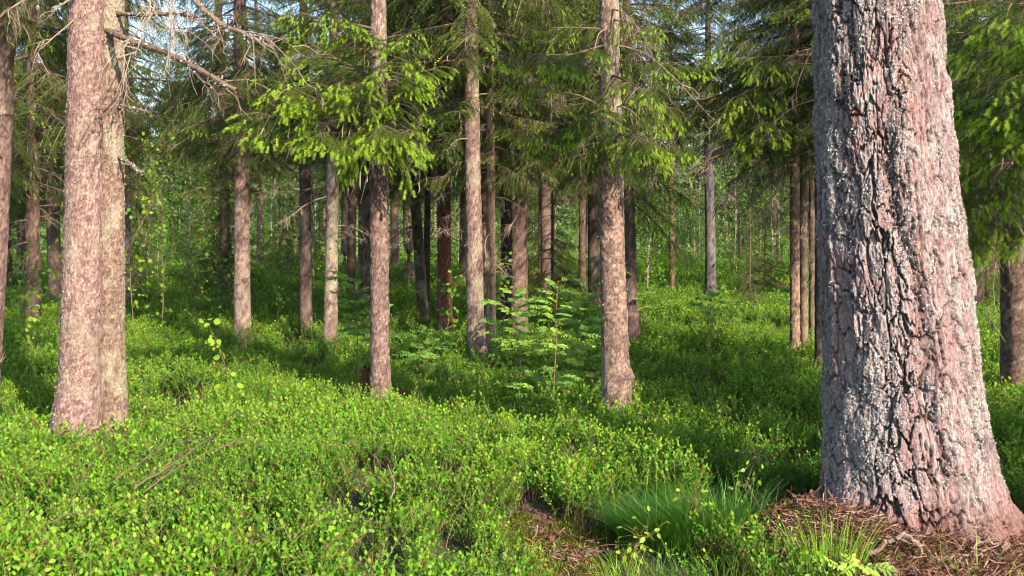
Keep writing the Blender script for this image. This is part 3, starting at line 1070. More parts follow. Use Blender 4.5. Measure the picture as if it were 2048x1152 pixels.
spruce('eight', 'rough barked middle spruce with a rotten stump at its foot and bright hanging branches', [(785, 761, 42), (700, 760, 37), (400, 758, 36), (290, 758, 35), (0, 756, 30)], 9.9, None, 2.6, 0.9, SPC, 0.3, None, 56, 0.022, flare=0.15)
spruce('nine', 'leaning dark brown spruce whose trunk tilts left as it rises', [(650, 847, 24), (560, 842, 21), (450, 834, 20), (335, 826, 19)], 17.2, C[2], 3.3, 0.9, (0.13, 0.09, 0.06), 0.35)
spruce('nine_b', 'thin dark trunk leaning close behind the tilted brown spruce', [(650, 856, 15), (560, 853, 13), (350, 856, 11)], 18.2, SLIM, 3.5, 0.9, (0.09, 0.065, 0.055), 0.1)
spruce('red', 'red brown trunk with a mossy foot, unlike the grey bark around it', [(672, 890, 34), (600, 889, 28), (400, 888, 26), (100, 886, 23)], 15.5, C[1], 3.6, 0.9, (0.21, 0.085, 0.055), 0.12, None, 28, 0.04, name='pine_tree', cat='pine tree', group=None)
spruce('eleven', 'tall pale spruce right of the red brown trunk, its bark blotched light and dark', [(712, 958, 36), (680, 952, 35), (500, 948, 32), (200, 944, 28), (0, 941, 27)], 12.95, C[2], 4.2, 0.95, SPC, 0.5, None, 40, 0.03)
spruce('twelve', 'slim ochre spruce standing against the right side of the tall blotched one', [(707, 983, 20), (600, 982, 18), (300, 981, 16)], 13.4, SLIM, 3.0, 1.0, (0.34, 0.235, 0.16), 0.6)
spruce('thirteen', 'thin brown spruce glimpsed between the blotched trunk and its slim neighbour', [(620, 968, 14), (300, 967, 13)], 21.5, C[0], 3.9, 1.0, (0.25, 0.15, 0.11), 0.2)
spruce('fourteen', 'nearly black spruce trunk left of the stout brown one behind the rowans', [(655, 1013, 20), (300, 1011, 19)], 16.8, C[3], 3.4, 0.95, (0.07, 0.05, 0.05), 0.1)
spruce('fifteen', 'stout brown spruce rising behind the rowan saplings', [(690, 1039, 36), (500, 1038, 33), (320, 1037, 30)], 14.6, C[0], 3.2, 1.0, (0.20, 0.13, 0.105), 0.25)
spruce('sixteen', 'slim reddish spruce far behind the tallest rowan sapling', [(600, 1165, 15), (400, 1164, 12)], 24.0, C[1], 4.2, 0.9, (0.14, 0.085, 0.065), 0.15)
spruce('sixteen_b', 'brown spruce peeping out at the left side of the bare foreground trunk', [(640, 1189, 26), (400, 1187, 22)], 19.0, C[2], 3.4, 0.95, (0.13, 0.09, 0.075), 0.25)
spruce('seventeen', 'stout pale spruce right of the middle with a burl low on its right side', [(825, 1234, 60), (700, 1230, 54), (500, 1224, 49), (320, 1221, 46), (0, 1218, 37)], 8.83, None, 2.9, 0.95, (0.34, 0.23, 0.18), 0.5, (0.16, 0.55), 72, 0.016, flare=0.22, burl=(-0.45, 0.50, 0.055, 0.050))
spruce('eighteen', 'dark pinkish spruce close behind the right side of the burled trunk', [(695, 1267, 28), (600, 1263, 24), (350, 1258, 19)], 13.6, C[3], 3.3, 0.85, (0.22, 0.145, 0.125), 0.25)
spruce('nineteen', 'thin brown trunk far off in the clearing left of the grey one', [(600, 1345, 11), (330, 1342, 9)], 25.0, SLIM, 5.2, 0.9, (0.2, 0.12, 0.09), 0.2)
spruce('twenty', 'blue grey trunk standing alone in the far clearing', [(610, 1421, 23), (500, 1421, 20), (300, 1417, 17)], 22.5, C[1], 4.4, 0.9, (0.13, 0.115, 0.125), 0.2)
spruce('one_a', 'left one of the pair of tan trunks beside the big pine', [(713, 1590, 19), (400, 1589, 17), (0, 1588, 16)], 12.9, C[0], 3.3, 0.9, (0.34, 0.225, 0.155), 0.25, None, 32, 0.03)
spruce('one_b', 'browner right one of the pair of tan trunks beside the big pine', [(713, 1608, 15), (400, 1607, 13), (0, 1606, 12)], 13.3, SLIM, 3.0, 0.9, (0.28, 0.18, 0.13), 0.25, None, 28, 0.04)
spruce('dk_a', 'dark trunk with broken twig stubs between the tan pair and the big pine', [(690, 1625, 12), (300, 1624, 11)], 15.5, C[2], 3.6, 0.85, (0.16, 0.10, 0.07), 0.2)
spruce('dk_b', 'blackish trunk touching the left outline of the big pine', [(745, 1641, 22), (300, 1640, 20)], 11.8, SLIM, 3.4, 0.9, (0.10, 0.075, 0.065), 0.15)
spruce('right', 'thick rough spruce cut off by the right border of the picture', [(775, 2046, 82), (600, 2042, 74), (400, 2042, 70), (200, 2043, 66)], 10.2, C[3], 3.6, 0.9, (0.23, 0.15, 0.115), 0.45, None, 56, 0.025)
spruce('far_right', 'bluish trunk in the shade seen between the big pine and the right edge trunk', [(580, 1952, 26), (400, 1950, 22)], 20.0, C[0], 3.0, 1.0, (0.18, 0.12, 0.11), 0.2)
# ------------------------------------------------------------------ the twin-stemmed spruce on the left
SEED_TW = 9


def make_twin():
    d = 7.84
    sa = Stem([(880, 152, 104), (800, 157, 88), (700, 161, 78), (400, 168, 72), (0, 174, 66)], d, 11, 0.40, 0, 9)
    sb = Stem([(868, 226, 62), (700, 221, 54), (400, 220, 52), (0, 222, 48)], d + 0.10, 11, 0.15, 0, 14)
    root = thing('spruce_tree', 'pale pink spruce with two grown together trunks and a thick bare limb', 'spruce tree', sa.base, 'tall spruce trunks of the grove')
    sb_base = sb.base.copy()
    ta = link('trunk', sa.mesh(110, 0.012, 4.4, lambda T, Z, R: spruce_skin(T, Z, R, (0.36, 0.235, 0.205), 0.28, None, 9, True)), root)
    tb = link('trunk', sb.mesh(90, 0.012, 4.4, lambda T, Z, R: spruce_skin(T, Z, R, (0.30, 0.205, 0.155), 0.55, None, 14, True)), root)
    tb.location = Vector(sb_base - sa.base)
    ta['label'] = 'smoother pink left trunk of the pair'
    tb['label'] = 'narrower lichen covered right trunk of the pair'

    def da(T, Z):
        left = sstep(2.0, 3.0, T) * sstep(4.6, 3.7, T)
        pat = sstep(0.50, 0.62, fbm(T * 2.0, Z * 5, 0, 4, 91))
        return np.clip(0.75 * left * sstep(0.35, 0.6, fbm(T * 3, Z * 6, 0, 3, 95)) + 0.30 * pat, 0, 1)

    def db(T, Z):
        return np.clip(0.10 + 0.6 * sstep(0.42, 0.6, fbm(T * 2.5, Z * 5, 0, 4, 97)), 0, 1)
    mm = plain_mat('yellow_grey_lichen', [(0.0, (0.15, 0.12, 0.08)), (0.5, (0.28, 0.24, 0.17)), (1.0, (0.40, 0.35, 0.26))], 0.95, 0.1, 60, 0.2)
    la = flakes(sa, 7000, 71, da, (0.004, 0.009), 3.9, up=0.5)
    lb = flakes(sb, 7000, 72, db, (0.004, 0.010), 3.9, up=0.6)
    la.build('lichen', [mm], ta)
    lb.build('lichen', [mm], tb)
    c = link('crown', CROWNS[0], root)
    c.location = (0.05, 0.05, 4.3)
    TREES['twin'] = (root, sa)
    TREES['twin_b'] = (root, sb)

    def limb(pts, r0, r1, var, label=None, name='dead_branch', seed=1, twigs=8, moss=True, tl=(0.15, 0.45)):
        """bare limb through photograph points (px, py, depth), with side twigs"""
        g = np.random.default_rng(seed)
        W = np.array([P(*q) for q in pts]) - sa.base
        n = 8 * (len(W) - 1) + 1
        k = np.linspace(0, len(W) - 1, n)
        path = np.stack([np.interp(k, np.arange(len(W)), W[:, c]) for c in range(3)], 1)
        for _ in range(3):
            path[1:-1] = (path[:-2] + 2 * path[1:-1] + path[2:]) / 4
        path[1:-1] += g.normal(0, r0 * 0.12, path[1:-1].shape)
        mb = MB()
        v, f = tube(path, np.linspace(r0, r1, n) * g.uniform(0.88, 1.12, n), 8)
        mb.add(v, f, 0, var)
        for _ in range(twigs):
            i = g.integers(2, n)
            d0 = unit(path[min(i, n - 1)] - path[i - 2])
            l = g.uniform(*tl)
            d1 = unit(d0 * g.uniform(0.2, 0.9) + g.normal(0, 0.55, 3) + np.array([0, 0, -0.35]))
            q = [path[i - 1], path[i - 1] + d1 * l * 0.4 + g.normal(0, 0.02, 3), path[i - 1] + d1 * l * 0.75 + np.array([0, 0, -0.12 * l]), path[i - 1] + d1 * l + np.array([0, 0, -0.3 * l])]
            v, f = tube(np.array(q), [0.0045, 0.0035, 0.0025, 0.0012], 4)
            mb.add(v, f, 0, min(1, var + g.uniform(0, 0.3)))
            for _ in range(g.integers(1, 5)):
                a = q[g.integers(1, 4)]
                e = a + unit(d1 + g.normal(0, 0.7, 3) + np.array([0, 0, -0.5])) * g.uniform(0.06, 0.2)
                v, f = tube(np.stack([a, (a + e) / 2 + g.normal(0, 0.012, 3), e]), [0.0025, 0.002, 0.001], 3)
                mb.add(v, f, 0, min(1, var + g.uniform(0, 0.4)))
        if moss:
            nm = int(260 * min(1.0, np.linalg.norm(path[-1] - path[0]) / 1.2)) + 4
            j = g.integers(1, n - 1, nm)
            cc = path[j] + g.normal(0, r0 * 0.75, (nm, 3))
            s = scale_mesh(cc, unit(cc - path[j]), (0.004, 0.010), g, 0.9, 0.25)
            s.m = [np.full(len(q_), 1, np.int32) for q_ in s.m]
            mb.merge(s)
        b = mb.build(name, [M_TWIG, M_LICHEN], root)
        if label:
            b['label'] = label
        return b
    limb([(208, 58, 7.92), (250, 78, 7.6), (330, 105, 7.4), (410, 145, 7.2), (472, 182, 7.1)], 0.025, 0.015, 0.45, 'thick rough bare limb slanting down to the right', seed=2, twigs=12)
    limb([(225, 27, 7.93), (300, 30, 7.6), (350, 26, 7.5), (395, 34, 7.4)], 0.017, 0.008, 0.5, seed=3, twigs=8)
    limb([(372, -30, 7.2), (395, 8, 7.15), (440, 48, 7.1), (500, 72, 7.0), (545, 96, 7.0)], 0.021, 0.011, 0.55, 'lichen crusted limb hanging in from above the picture', seed=4, twigs=12)
    limb([(228, 208, 7.93), (270, 217, 7.75), (303, 226, 7.7)], 0.013, 0.009, 0.55, 'short broken branch stub', 'branch_stub', seed=5, twigs=0)
    limb([(228, 310, 7.93), (262, 328, 7.75), (284, 347, 7.7)], 0.013, 0.010, 0.5, 'short broken branch stub pointing down', 'branch_stub', seed=6, twigs=0)
    limb([(300, -20, 7.3), (300, 20, 7.25), (275, 62, 7.2), (246, 92, 7.2), (246, 130, 7.2)], 0.006, 0.0025, 0.9, seed=7, twigs=7, moss=False, tl=(0.08, 0.25))
    limb([(330, -20, 7.3), (345, 40, 7.3), (340, 100, 7.3)], 0.006, 0.002, 0.85, seed=8, twigs=9, moss=False, tl=(0.1, 0.3))
    limb([(310, 10, 7.2), (290, 60, 7.15), (270, 110, 7.1)], 0.005, 0.002, 0.9, seed=18, twigs=6, moss=False, tl=(0.08, 0.2))
    limb([(160, -15, 7.8), (120, 12, 7.5), (102, 22, 7.4)], 0.008, 0.004, 0.8, seed=9, twigs=1, moss=True, tl=(0.05, 0.1))
    limb([(160, 30, 7.8), (110, 72, 7.55), (82, 98, 7.45)], 0.006, 0.003, 0.75, seed=10, twigs=2, moss=False, tl=(0.08, 0.15))
    limb([(225, 119, 7.93), (260, 118, 7.7), (282, 124, 7.6)], 0.007, 0.004, 0.6, seed=12, twigs=1, moss=False)


make_twin()


# ------------------------------------------------------------------ the big pine on the right
def make_pine():
    d = PINE_Y
    st = Stem([(1040, 1826, 338), (960, 1822, 330), (900, 1816, 318), (800, 1806, 300), (700, 1801, 288), (500, 1781, 272), (300, 1768, 254), (0, 1752, 232)], d, 13.0, 0.16, 0, 3, zg=float(terrain(PINE_X, PINE_Y)) - 0.04)
    root = thing('pine_tree', 'huge old pine with deeply furrowed pink bark and grey lichens in the right foreground', 'pine tree', st.base)

    def skin(T, Z, R):
        u0 = T / (2 * PI)
        X, Y = np.cos(T), np.sin(T)
        lean = 0.10 * sstep(4.5, 5.6, T)                                        # grain runs askew on the right side only
        tw = T + lean * (Z - 1.5) + 0.10 * (fbm(X * 2.2, Y * 2.2, Z * 2.2, 3, 51) - 0.5) + 0.05 * (fbm(X * 7, Y * 7, Z * 5, 2, 52) - 0.5)
        CX, CY = np.cos(tw), np.sin(tw)
        # layered scales: terraces of a noise stretched along the grain
        nA = fbm(CX * 4.2, CY * 4.2, Z * 4.4, 4, 53)
        nB = fbm(CX * 10, CY * 10, Z * 11, 3, 54)
        tA = (nA + 0.18 * (nB - 0.5)) * 15
        fA = tA - np.floor(tA)
        lvl = np.floor(tA) + sstep(0.0, 0.12, fA)
        hid = 0.0 + _h(np.floor(tA), np.floor(Z / 0.35 + 2 * vnoise(X * 3, Y * 3, Z * 2, 59)), np.floor(tw / 0.35), 60)
        # long dark fissures
        c1 = np.abs(fbm(CX * 5.0, CY * 5.0, Z * 2.6 + 1.2 * vnoise(X * 6, Y * 6, Z * 7, 55), 4, 61) - 0.5)
        c2 = np.abs(fbm(CX * 8.5, CY * 8.5, Z * 6.0 + 1.0 * vnoise(X * 9, Y * 9, Z * 12, 56), 3, 62) - 0.5)
        deep = sstep(0.42, 0.60, fbm(X * 1.7, Y * 1.7, Z * 0.9, 3, 66) + 0.10 * sstep(5.3, 4.3, T))
        k1 = sstep(0.028, 0.006, c1) * (0.45 + 0.55 * deep)
        k2 = sstep(0.018, 0.003, c2) * (0.20 + 0.60 * deep)
        # jagged plates
        wu = 0.55 * (fbm(X * 6, Y * 6, Z * 6, 3, 91) - 0.5) + 0.30 * (fbm(X * 22, Y * 22, Z * 16, 2, 92) - 0.5)
        wv = 0.9 * (fbm(X * 5, Y * 5, Z * 3, 3, 93) - 0.5) + 0.35 * (fbm(X * 20, Y * 20, Z * 14, 2, 94) - 0.5)
        n1 = 30
        p1, p2, pc = voro(np.mod(tw / (2 * PI) * n1 + wu * 1.6, n1), Z / 0.21 + wv * 1.4, 95, n1)
        k3 = sstep(0.080, 0.020, p2 - p1) * (0.60 + 0.40 * sstep(0.35, 0.6, fbm(X * 4, Y * 4, Z * 2.5, 3, 96)))
        crack = np.maximum(np.maximum(k1, k2 * 0.8), k3)
        gc = 4.60 - 0.05 * (Z - 1.0) + 0.10 * np.sin(Z * 2.1) + 0.06 * np.sin(Z * 6)
        da = (T - gc + PI) % (2 * PI) - PI
        groove = np.exp(-(da / 0.085) ** 2) * (0.35 + 0.65 * sstep(2.6, 1.5, Z)) * (0.6 + 0.8 * vnoise(X * 3, Y * 3, Z * 3, 68))
        ridge = fbm(X * 3.0, Y * 3.0, Z * 0.55, 3, 63) - 0.5
        ribs = fbm(CX * 6.5, CY * 6.5, Z * 1.8, 3, 69) - 0.5
        fine = fbm(X * 34, Y * 34, Z * 24, 4, 64) - 0.5
        grain = fbm(CX * 55, CY * 55, Z * 42, 3, 76) - 0.5
        mid = fbm(X * 14, Y * 14, Z * 8, 3, 65) - 0.5
        # crusty lichen as a raised grey grain
        lm = fbm(X * 3.2, Y * 3.2, Z * 1.7, 3, 83) * 0.55 + fbm(X * 13, Y * 13, Z * 9, 3, 84) * 0.45
        left = sstep(4.95, 4.0, T) * sstep(2.4, 3.0, T)
        lic = sstep(0.465, 0.57, lm + 0.085 * left) * sstep(0.15, 0.5, Z + 0.3 * (lm - 0.5)) * (1 - 0.7 * crack)
        lgr = fbm(X * 75, Y * 75, Z * 62, 2, 85)
        disp = 0.030 * ridge + 0.020 * ribs + 0.0034 * (lvl - 7.5) + 0.018 * (pc - 0.5) * (1 - k3) - 0.032 * crack - 0.030 * groove + 0.007 * fine + 0.005 * grain + 0.009 * mid + (0.05 * ribs + 0.03 * mid + 0.05 * (fbm(X * 7, Y * 7, Z * 3, 3, 90) - 0.5) + 0.05 * (fbm(X * 20, Y * 20, Z * 9, 3, 99) - 0.5)) * sstep(0.45, 0.05, Z) + lic * (0.004 + 0.014 * (lgr - 0.4))
        pink = np.array([0.41, 0.268, 0.252])
        grey = np.array([0.33, 0.252, 0.25])
        salm = np.array([0.52, 0.29, 0.24])
        brn = np.array([0.085, 0.05, 0.042])
        w1 = sstep(0.35, 0.75, 0.5 * hid + 0.5 * fbm(X * 5, Y * 5, Z * 3, 3, 71))[..., None]
        col = pink * (1 - w1) + grey * w1
        ws = sstep(0.84, 0.91, 0.40 * pc + 0.28 * hid + 0.45 * fbm(X * 3, Y * 3, Z * 1.6, 2, 72))[..., None]
        col = col * (1 - ws) + salm * ws
        wb = np.clip(crack + 0.45 * (1 - sstep(0.0, 0.25, fA)) + 0.2 * groove, 0, 1)[..., None]
        col = col * (1 - 0.9 * wb) + brn * 0.9 * wb
        sc = np.exp(-(((T - 3.98 + PI) % (2 * PI) - PI) / 0.13) ** 2 - ((Z - 2.05) / 0.27) ** 2)
        sc = sstep(0.35, 0.6, sc + 0.5 * (fbm(X * 10, Y * 10, Z * 5, 3, 73) - 0.5))[..., None]
        col = col * (1 - 0.8 * sc) + np.array([0.40, 0.15, 0.115]) * 0.8 * sc
        ft = sstep(0.30, 0.04, Z + 0.25 * (fbm(X * 5, Y * 5, Z * 2, 3, 74) - 0.5))[..., None] * 0.7
        col = col * (1 - ft) + (1 - 0.6 * crack[..., None]) * ft * np.array([0.22, 0.09, 0.06]) * (0.4 + 1.1 * hid[..., None])
        col = col * (0.88 + 0.5 * (fine + 0.25 + 0.6 * grain)[..., None])
        lw = (0.85 * lic * sstep(0.34, 0.56, lgr))[..., None]
        col = col * (1 - lw) + lw * np.array([0.47, 0.45, 0.43]) * (0.6 + 0.75 * vnoise(X * 120, Y * 120, Z * 100, 86))[..., None]
        return disp, col

    segs, dz, zvis = 520, 0.0066, 4.1
    tm = st.mesh(segs, dz, zvis, skin, M_PINEBARK, 'pine_trunk')
    # root buttresses: pull the foot outwards along a few spreading roots
    co = np.empty(len(tm.vertices) * 3, np.float32)
    tm.vertices.foreach_get('co', co)
    co = co.reshape(-1, 3)
    th = np.arctan2(co[:, 1], co[:, 0])
    z = co[:, 2]
    k = np.zeros(len(z))
    for a, w, amp in [(-2.85, 0.35, 0.20), (-0.25, 0.28, 0.32), (-2.0, 0.3, 0.07), (-1.2, 0.25, 0.10), (1.2, 0.4, 0.2), (2.4, 0.4, 0.2)]:
        dd = (th - a + PI) % (2 * PI) - PI
        k += amp * np.exp(-(dd / w) ** 2)
    fall = np.exp(-np.maximum(z - 0.02, 0) / 0.17)
    rr = np.hypot(co[:, 0], co[:, 1])
    co[:, :2] *= (1 + k * fall)[:, None]
    tm.vertices.foreach_set('co', co.ravel())
    tm.update()
    tr = link('trunk', tm, root)

    # foliose lichen grows on the trunk's weather side and along furrow edges
    g = np.random.default_rng(81)
    nv = segs * int((zvis - st.zg + 0.12) / dz)
    idx = g.integers(0, nv, 170000)
    p = co[idx]
    T = np.arctan2(p[:, 1], p[:, 0]) % (2 * PI)
    Z = p[:, 2]
    X, Y = np.cos(T), np.sin(T)
    left = sstep(4.95, 4.0, T) * sstep(2.4, 3.0, T)
    edge = sstep(5.5, 6.1, T)
    lm = fbm(X * 3.2, Y * 3.2, Z * 1.7, 3, 83) * 0.55 + fbm(X * 13, Y * 13, Z * 9, 3, 84) * 0.45
    pr = sstep(0.52, 0.62, lm + 0.085 * left + 0.04 * edge) * sstep(0.15, 0.5, Z + 0.3 * (lm - 0.5)) * 0.85
    kk = g.random(len(p)) < pr
    p = p[kk]
    nrm = unit(np.stack([p[:, 0], p[:, 1], 0 * p[:, 0]], 1))
    s = scale_mesh(p + nrm * g.uniform(-0.001, 0.005, len(p))[:, None], nrm, (0.0025, 0.0062), g, 0.55, 0.42)
    print('pine lichen', len(p))
    s.build('lichen', [M_LICHEN], tr)
    TREES['pine'] = (root, st)
    # a sparse crown far above the picture
    mb = MB()
    for q in range(26):
        zc = g.uniform(7.0, 12.5)
        b = BR_FAR[q % 3]
        pp, _ = st.at(zc)
        mb.merge(b, rotm(g.uniform(0, 2 * PI), -0.35, 0, g.uniform(0.7, 1.2), pp - st.base))
    mb.build('crown', CROWN_MATS, root)


make_pine()


# ------------------------------------------------------------------ the branches one can pick out
HI_MESH = [b.mesh('live_branch', CROWN_MATS) for b in BR_HI]
DEAD_MESH = [b.mesh('dead_branch', CROWN_MATS) for b in DEAD]


def hang_on(key, py0, tip, kind='hi', k=0, roll=0.0, label=None, arc=0.0):
    """a branch of its own: from the bole at image height py0 to the photograph point tip = (px, py, depth)"""
    root, st = TREES[key]
    a = P(W_PX / 2, py0, st.d)
    a, r = st.at(a[2])
    b = P(*tip)
    lib = HI_MESH if kind == 'hi' else DEAD_MESH
    me = lib[k % len(lib)]
    L0 = 1.62 if kind == 'hi' else 1.3
    d = b - a
    L = float(np.linalg.norm(d))
    # the branch mesh droops by itself; aim its tip, not its axis
    dz_tip = -(0.12 if kind == 'hi' else 0.3) + arc
    fr = frames(d, (0, 0, 1))[0]
    M = np.eye(4)
    M[:3, :3] = fr
    R = Matrix(M.tolist())
    o = link('branch' if kind == 'hi' else 'dead_branch', me, root)
    o.matrix_local = Matrix.Translation(Vector(a - st.base)) @ R @ Matrix.Rotation(dz_tip, 4, 'Y') @ Matrix.Rotation(roll, 4, 'X') @ Matrix.Scale(L / L0, 4)
    if label:
        o['label'] = label
    return o


# middle spruce: the bright hanging spray at the top of the picture
for i, (py0, tip) in enumerate([(250, (535, 150, 8.9)), (210, (590, 105, 8.5)), (265, (500, 212, 8.7)), (230, (690, 120, 8.6)), (215, (775, 90, 8.4)), (250, (840, 150, 8.8)),
                                (255, (915, 190, 9.3)), (268, (905, 262, 9.2)), (262, (620, 255, 8.6)), (270, (690, 255, 8.7)), (270, (830, 248, 8.7)), (235, (760, 205, 8.3)),
                                (120, (660, 20, 8.9)), (100, (850, 40, 9.1)), (60, (560, 10, 9.3)), (160, (880, 110, 10.6)), (170, (600, 60, 10.8))]):
    hang_on('eight', py0, tip, 'hi', i, 0.25 * math.sin(i * 2.3), None)
for i, (py0, tip) in enumerate([(262, (670, 300, 9.0)), (245, (640, 215, 8.9)), (275, (690, 330, 9.1)), (180, (860, 130, 9.2))]):
    hang_on('eight', py0, tip, 'dead', i, 0.5 * math.sin(i * 3.1))
# burled spruce
for i, (py0, tip) in enumerate([(240, (1075, 235, 8.1)), (215, (1150, 225, 7.9)), (255, (1385, 270, 8.2)), (265, (1325, 285, 7.9)), (245, (1290, 250, 7.8)), (120, (1410, 120, 8.4)), (150, (1320, 150, 7.9)),
                                (110, (990, 100, 8.6)), (60, (1050, 30, 8.6)), (150, (1010, 150, 8.8)), (40, (1330, 30, 8.2)), (90, (1100, 110, 7.9)), (180, (1360, 190, 9.6))]):
    hang_on('seventeen', py0, tip, 'hi', i + 1, 0.25 * math.sin(i * 1.7))
for i, (py0, tip) in enumerate([(230, (1050, 190, 8.3)), (245, (1290, 350, 8.3)), (285, (1080, 340, 8.5)), (250, (1400, 330, 8.8)), (60, (1150, 150, 8.2)), (100, (1330, 110, 8.3)), (170, (1090, 90, 8.5)),
                                (20, (1290, 90, 8.2)), (90, (1460, 190, 8.4)), (225, (1330, 215, 8.2))]):
    hang_on('seventeen', py0, tip, 'dead', i, 0.5 * math.sin(i * 2.1))
# pair of tan trunks by the pine, and the spruce behind the burled one
for i, (py0, tip) in enumerate([(180, (1430, 240, 12.0)), (120, (1460, 160, 11.6)), (210, (1500, 240, 11.4)), (80, (1520, 90, 11.5)), (150, (1620, 170, 11.8)), (30, (1440, 60, 12.0))]):
    hang_on('one_a', py0, tip, 'hi', i, 0.2 * math.sin(i))
for i, (py0, tip) in enumerate([(250, (1420, 330, 12.0)), (300, (1410, 380, 12.3)), (330, (1460, 410, 12.2)), (220, (1380, 260, 12.2)), (370, (1500, 440, 12.4)), (280, (1500, 350, 11.9)), (240, (1450, 300, 11.6)), (320, (1530, 400, 11.8)), (350, (1440, 420, 12.6)), (200, (1480, 280, 11.8)), (390, (1540, 470, 12.4)), (260, (1360, 330, 12.5)), (310, (1480, 400, 13.6))]):
    hang_on('one_a', py0, tip, 'dead', i, 0.5 * math.sin(i * 1.9))
for i, (py0, tip) in enumerate([(400, (1390, 500, 13.0)), (370, (1340, 450, 12.8)), (330, (1380, 380, 13.0))]):
    hang_on('eighteen', py0, tip, 'hi', i + 1, 0.2, 'dull olive branch drooping over the clearing' if i == 0 else None)
# right-hand spruce
for i, (py0, tip) in enumerate([(250, (1925, 370, 8.2)), (300, (1960, 400, 8.6)), (200, (1890, 330, 8.6)), (280, (2030, 400, 8.6))]):
    hang_on('right', py0, tip, 'hi', i, 0.2)
for i, (py0, tip) in enumerate([(230, (1900, 310, 8.3)), (260, (1930, 350, 8.5)), (330, (1915, 440, 9.0)), (380, (1930, 560, 9.4))]):
    hang_on('right', py0, tip, 'dead', i, 0.3)

# the spruce standing just outside the right border, whose dark needles fill the upper right corner
spruce('corner', 'dark spruce outside the right border whose needles fill the upper right corner', [(900, 2330, 90), (400, 2320, 84), (0, 2312, 78)], 7.2, None, 3.0, 0.9, (0.22, 0.15, 0.12), 0.3, group=None)
for i, (py0, tip) in enumerate([(60, (1930, 40, 7.0)), (120, (1900, 120, 7.3)), (180, (1930, 190, 7.0)), (230, (1960, 240, 6.9)), (20, (1990, -10, 6.6)), (90, (2010, 90, 6.4)), (160, (2020, 200, 6.5)),
                                (110, (1890, 60, 7.9)), (200, (1900, 250, 7.9)), (150, (1960, 160, 8.0)), (40, (1960, 100, 8.3)), (230, (1990, 300, 7.6)), (210, (1900, 180, 8.6)), (90, (1900, 10, 8.6)), (170, (1980, 260, 8.5))]):
    hang_on('corner', py0, tip, 'hi', i, 0.3 * math.sin(i * 2.9))
# ------------------------------------------------------------------ the wood behind
def leafy_crown(seed, n, shape, leaf=(0.05, 0.08), mat=None, clump=7, spread=0.22):
    """leaf cluster crown; shape(g, n) returns cluster centres"""
    g = np.random.default_rng(seed)
    c = shape(g, n)
    k = clump
    pos = np.repeat(c, k, 0) + g.normal(0, spread, (len(c) * k, 3)) * np.array([1, 1, 0.7])
    d = g.normal(0, 1, pos.shape) + np.array([0, 0, -0.3])
    ln = g.uniform(*leaf, len(pos))
    var = np.clip(np.repeat(g.normal(0.5, 0.18, len(c)), k) + g.normal(0, 0.1, len(pos)), 0, 1)
    fr = frames(d)
    q = np.array([[0, 0, 0], [0.5, 0.42, 0.05], [1, 0, -0.05], [0.5, -0.42, 0.05]])
    v = np.einsum('nij,nkj->nki', fr * ln[:, None, None], np.broadcast_to(q, (len(pos), 4, 3))) + pos[:, None]
    f = np.arange(len(pos) * 4).reshape(-1, 4)
    return MB().add(v.reshape(-1, 3), f, 0, np.repeat(var, 4)), c


def limbs(mb, c, H, g, n, mat, r=0.02):
    for i in g.choice(len(c), min(n, len(c)), replace=False):
        e = c[i]
        z0 = max(0.15 * H, e[2] - 0.35 * np.hypot(e[0], e[1]) - 0.2)
        p0 = np.array([0, 0, z0])
        m = (p0 + e) / 2 + np.array([0, 0, 0.05 * H * 0.5])
        v, f = tube(np.stack([p0, m, e]), [r, r * 0.6, r * 0.2], 4)
        mb.add(v, f, mat, g.uniform(0.3, 0.8))


def far_pine(seed, H=9.0):
    g = np.random.default_rng(seed)

    def shp(g, n):
        z = g.uniform(0.30, 1.0, n) ** 0.8
        lay = np.floor(z * 12) / 12 + g.normal(0, 0.012, n)
        rad = (0.30 + 1.6 * (1.02 - z) ** 0.7) * np.sqrt(g.random(n))
        a = np.floor(g.random(n) * 6) / 6 * 2 * PI + lay * 40 + g.normal(0, 0.35, n)
        return np.stack([np.cos(a) * rad, np.sin(a) * rad, lay * H + 0.12 * rad], 1)
    mb, c = leafy_crown(seed, 420, shp, (0.10, 0.26), clump=8, spread=0.13)
    limbs(mb, c, H, g, 60, 1)
    t = np.linspace(0, 1, 9)[:, None]
    tr = MB()
    v, f = tube(np.array([0, 0, -0.3]) + np.array([0, 0, H]) * t + g.normal(0, 0.03, (9, 3)) * t, np.linspace(0.11, 0.02, 9), 8)
    tr.add(v, f, 0, 0.5)
    return mb.mesh('far_pine_crown', [M_FARLEAF, M_TWIG]), tr.mesh('far_pine_trunk', [M_REDBARK])


def far_birch(seed, H=8.0, w=1.3, n=420, leaf=(0.06, 0.12), lo=0.22, rad=0.05):
    g = np.random.default_rng(seed)

    def shp(g, n):
        z = lo + (1 - lo) * g.random(n)
        rr = w * np.sin(np.clip((z - lo) / (1 - lo), 0, 1) * PI * 0.9 + 0.25) ** 0.8 * np.sqrt(g.random(n))
        a = g.uniform(0, 2 * PI, n)
        return np.stack([np.cos(a) * rr, np.sin(a) * rr, z * H], 1)
    mb, c = leafy_crown(seed, n, shp, leaf, clump=8, spread=0.17)
    limbs(mb, c, H, g, 40, 1, 0.012)
    t = np.linspace(0, 1, 9)[:, None]
    tr = MB()
    v, f = tube(np.array([0, 0, -0.3]) + np.array([0, 0, H * 0.97]) * t + g.normal(0, 0.06, (9, 3)) * t, np.linspace(rad, 0.012, 9), 7)
    tr.add(v, f, 0, 0.5)
    return mb.mesh('birch_crown', [M_BIRCH, M_TWIG]), tr.mesh('birch_trunk', [M_BIRCHBARK])


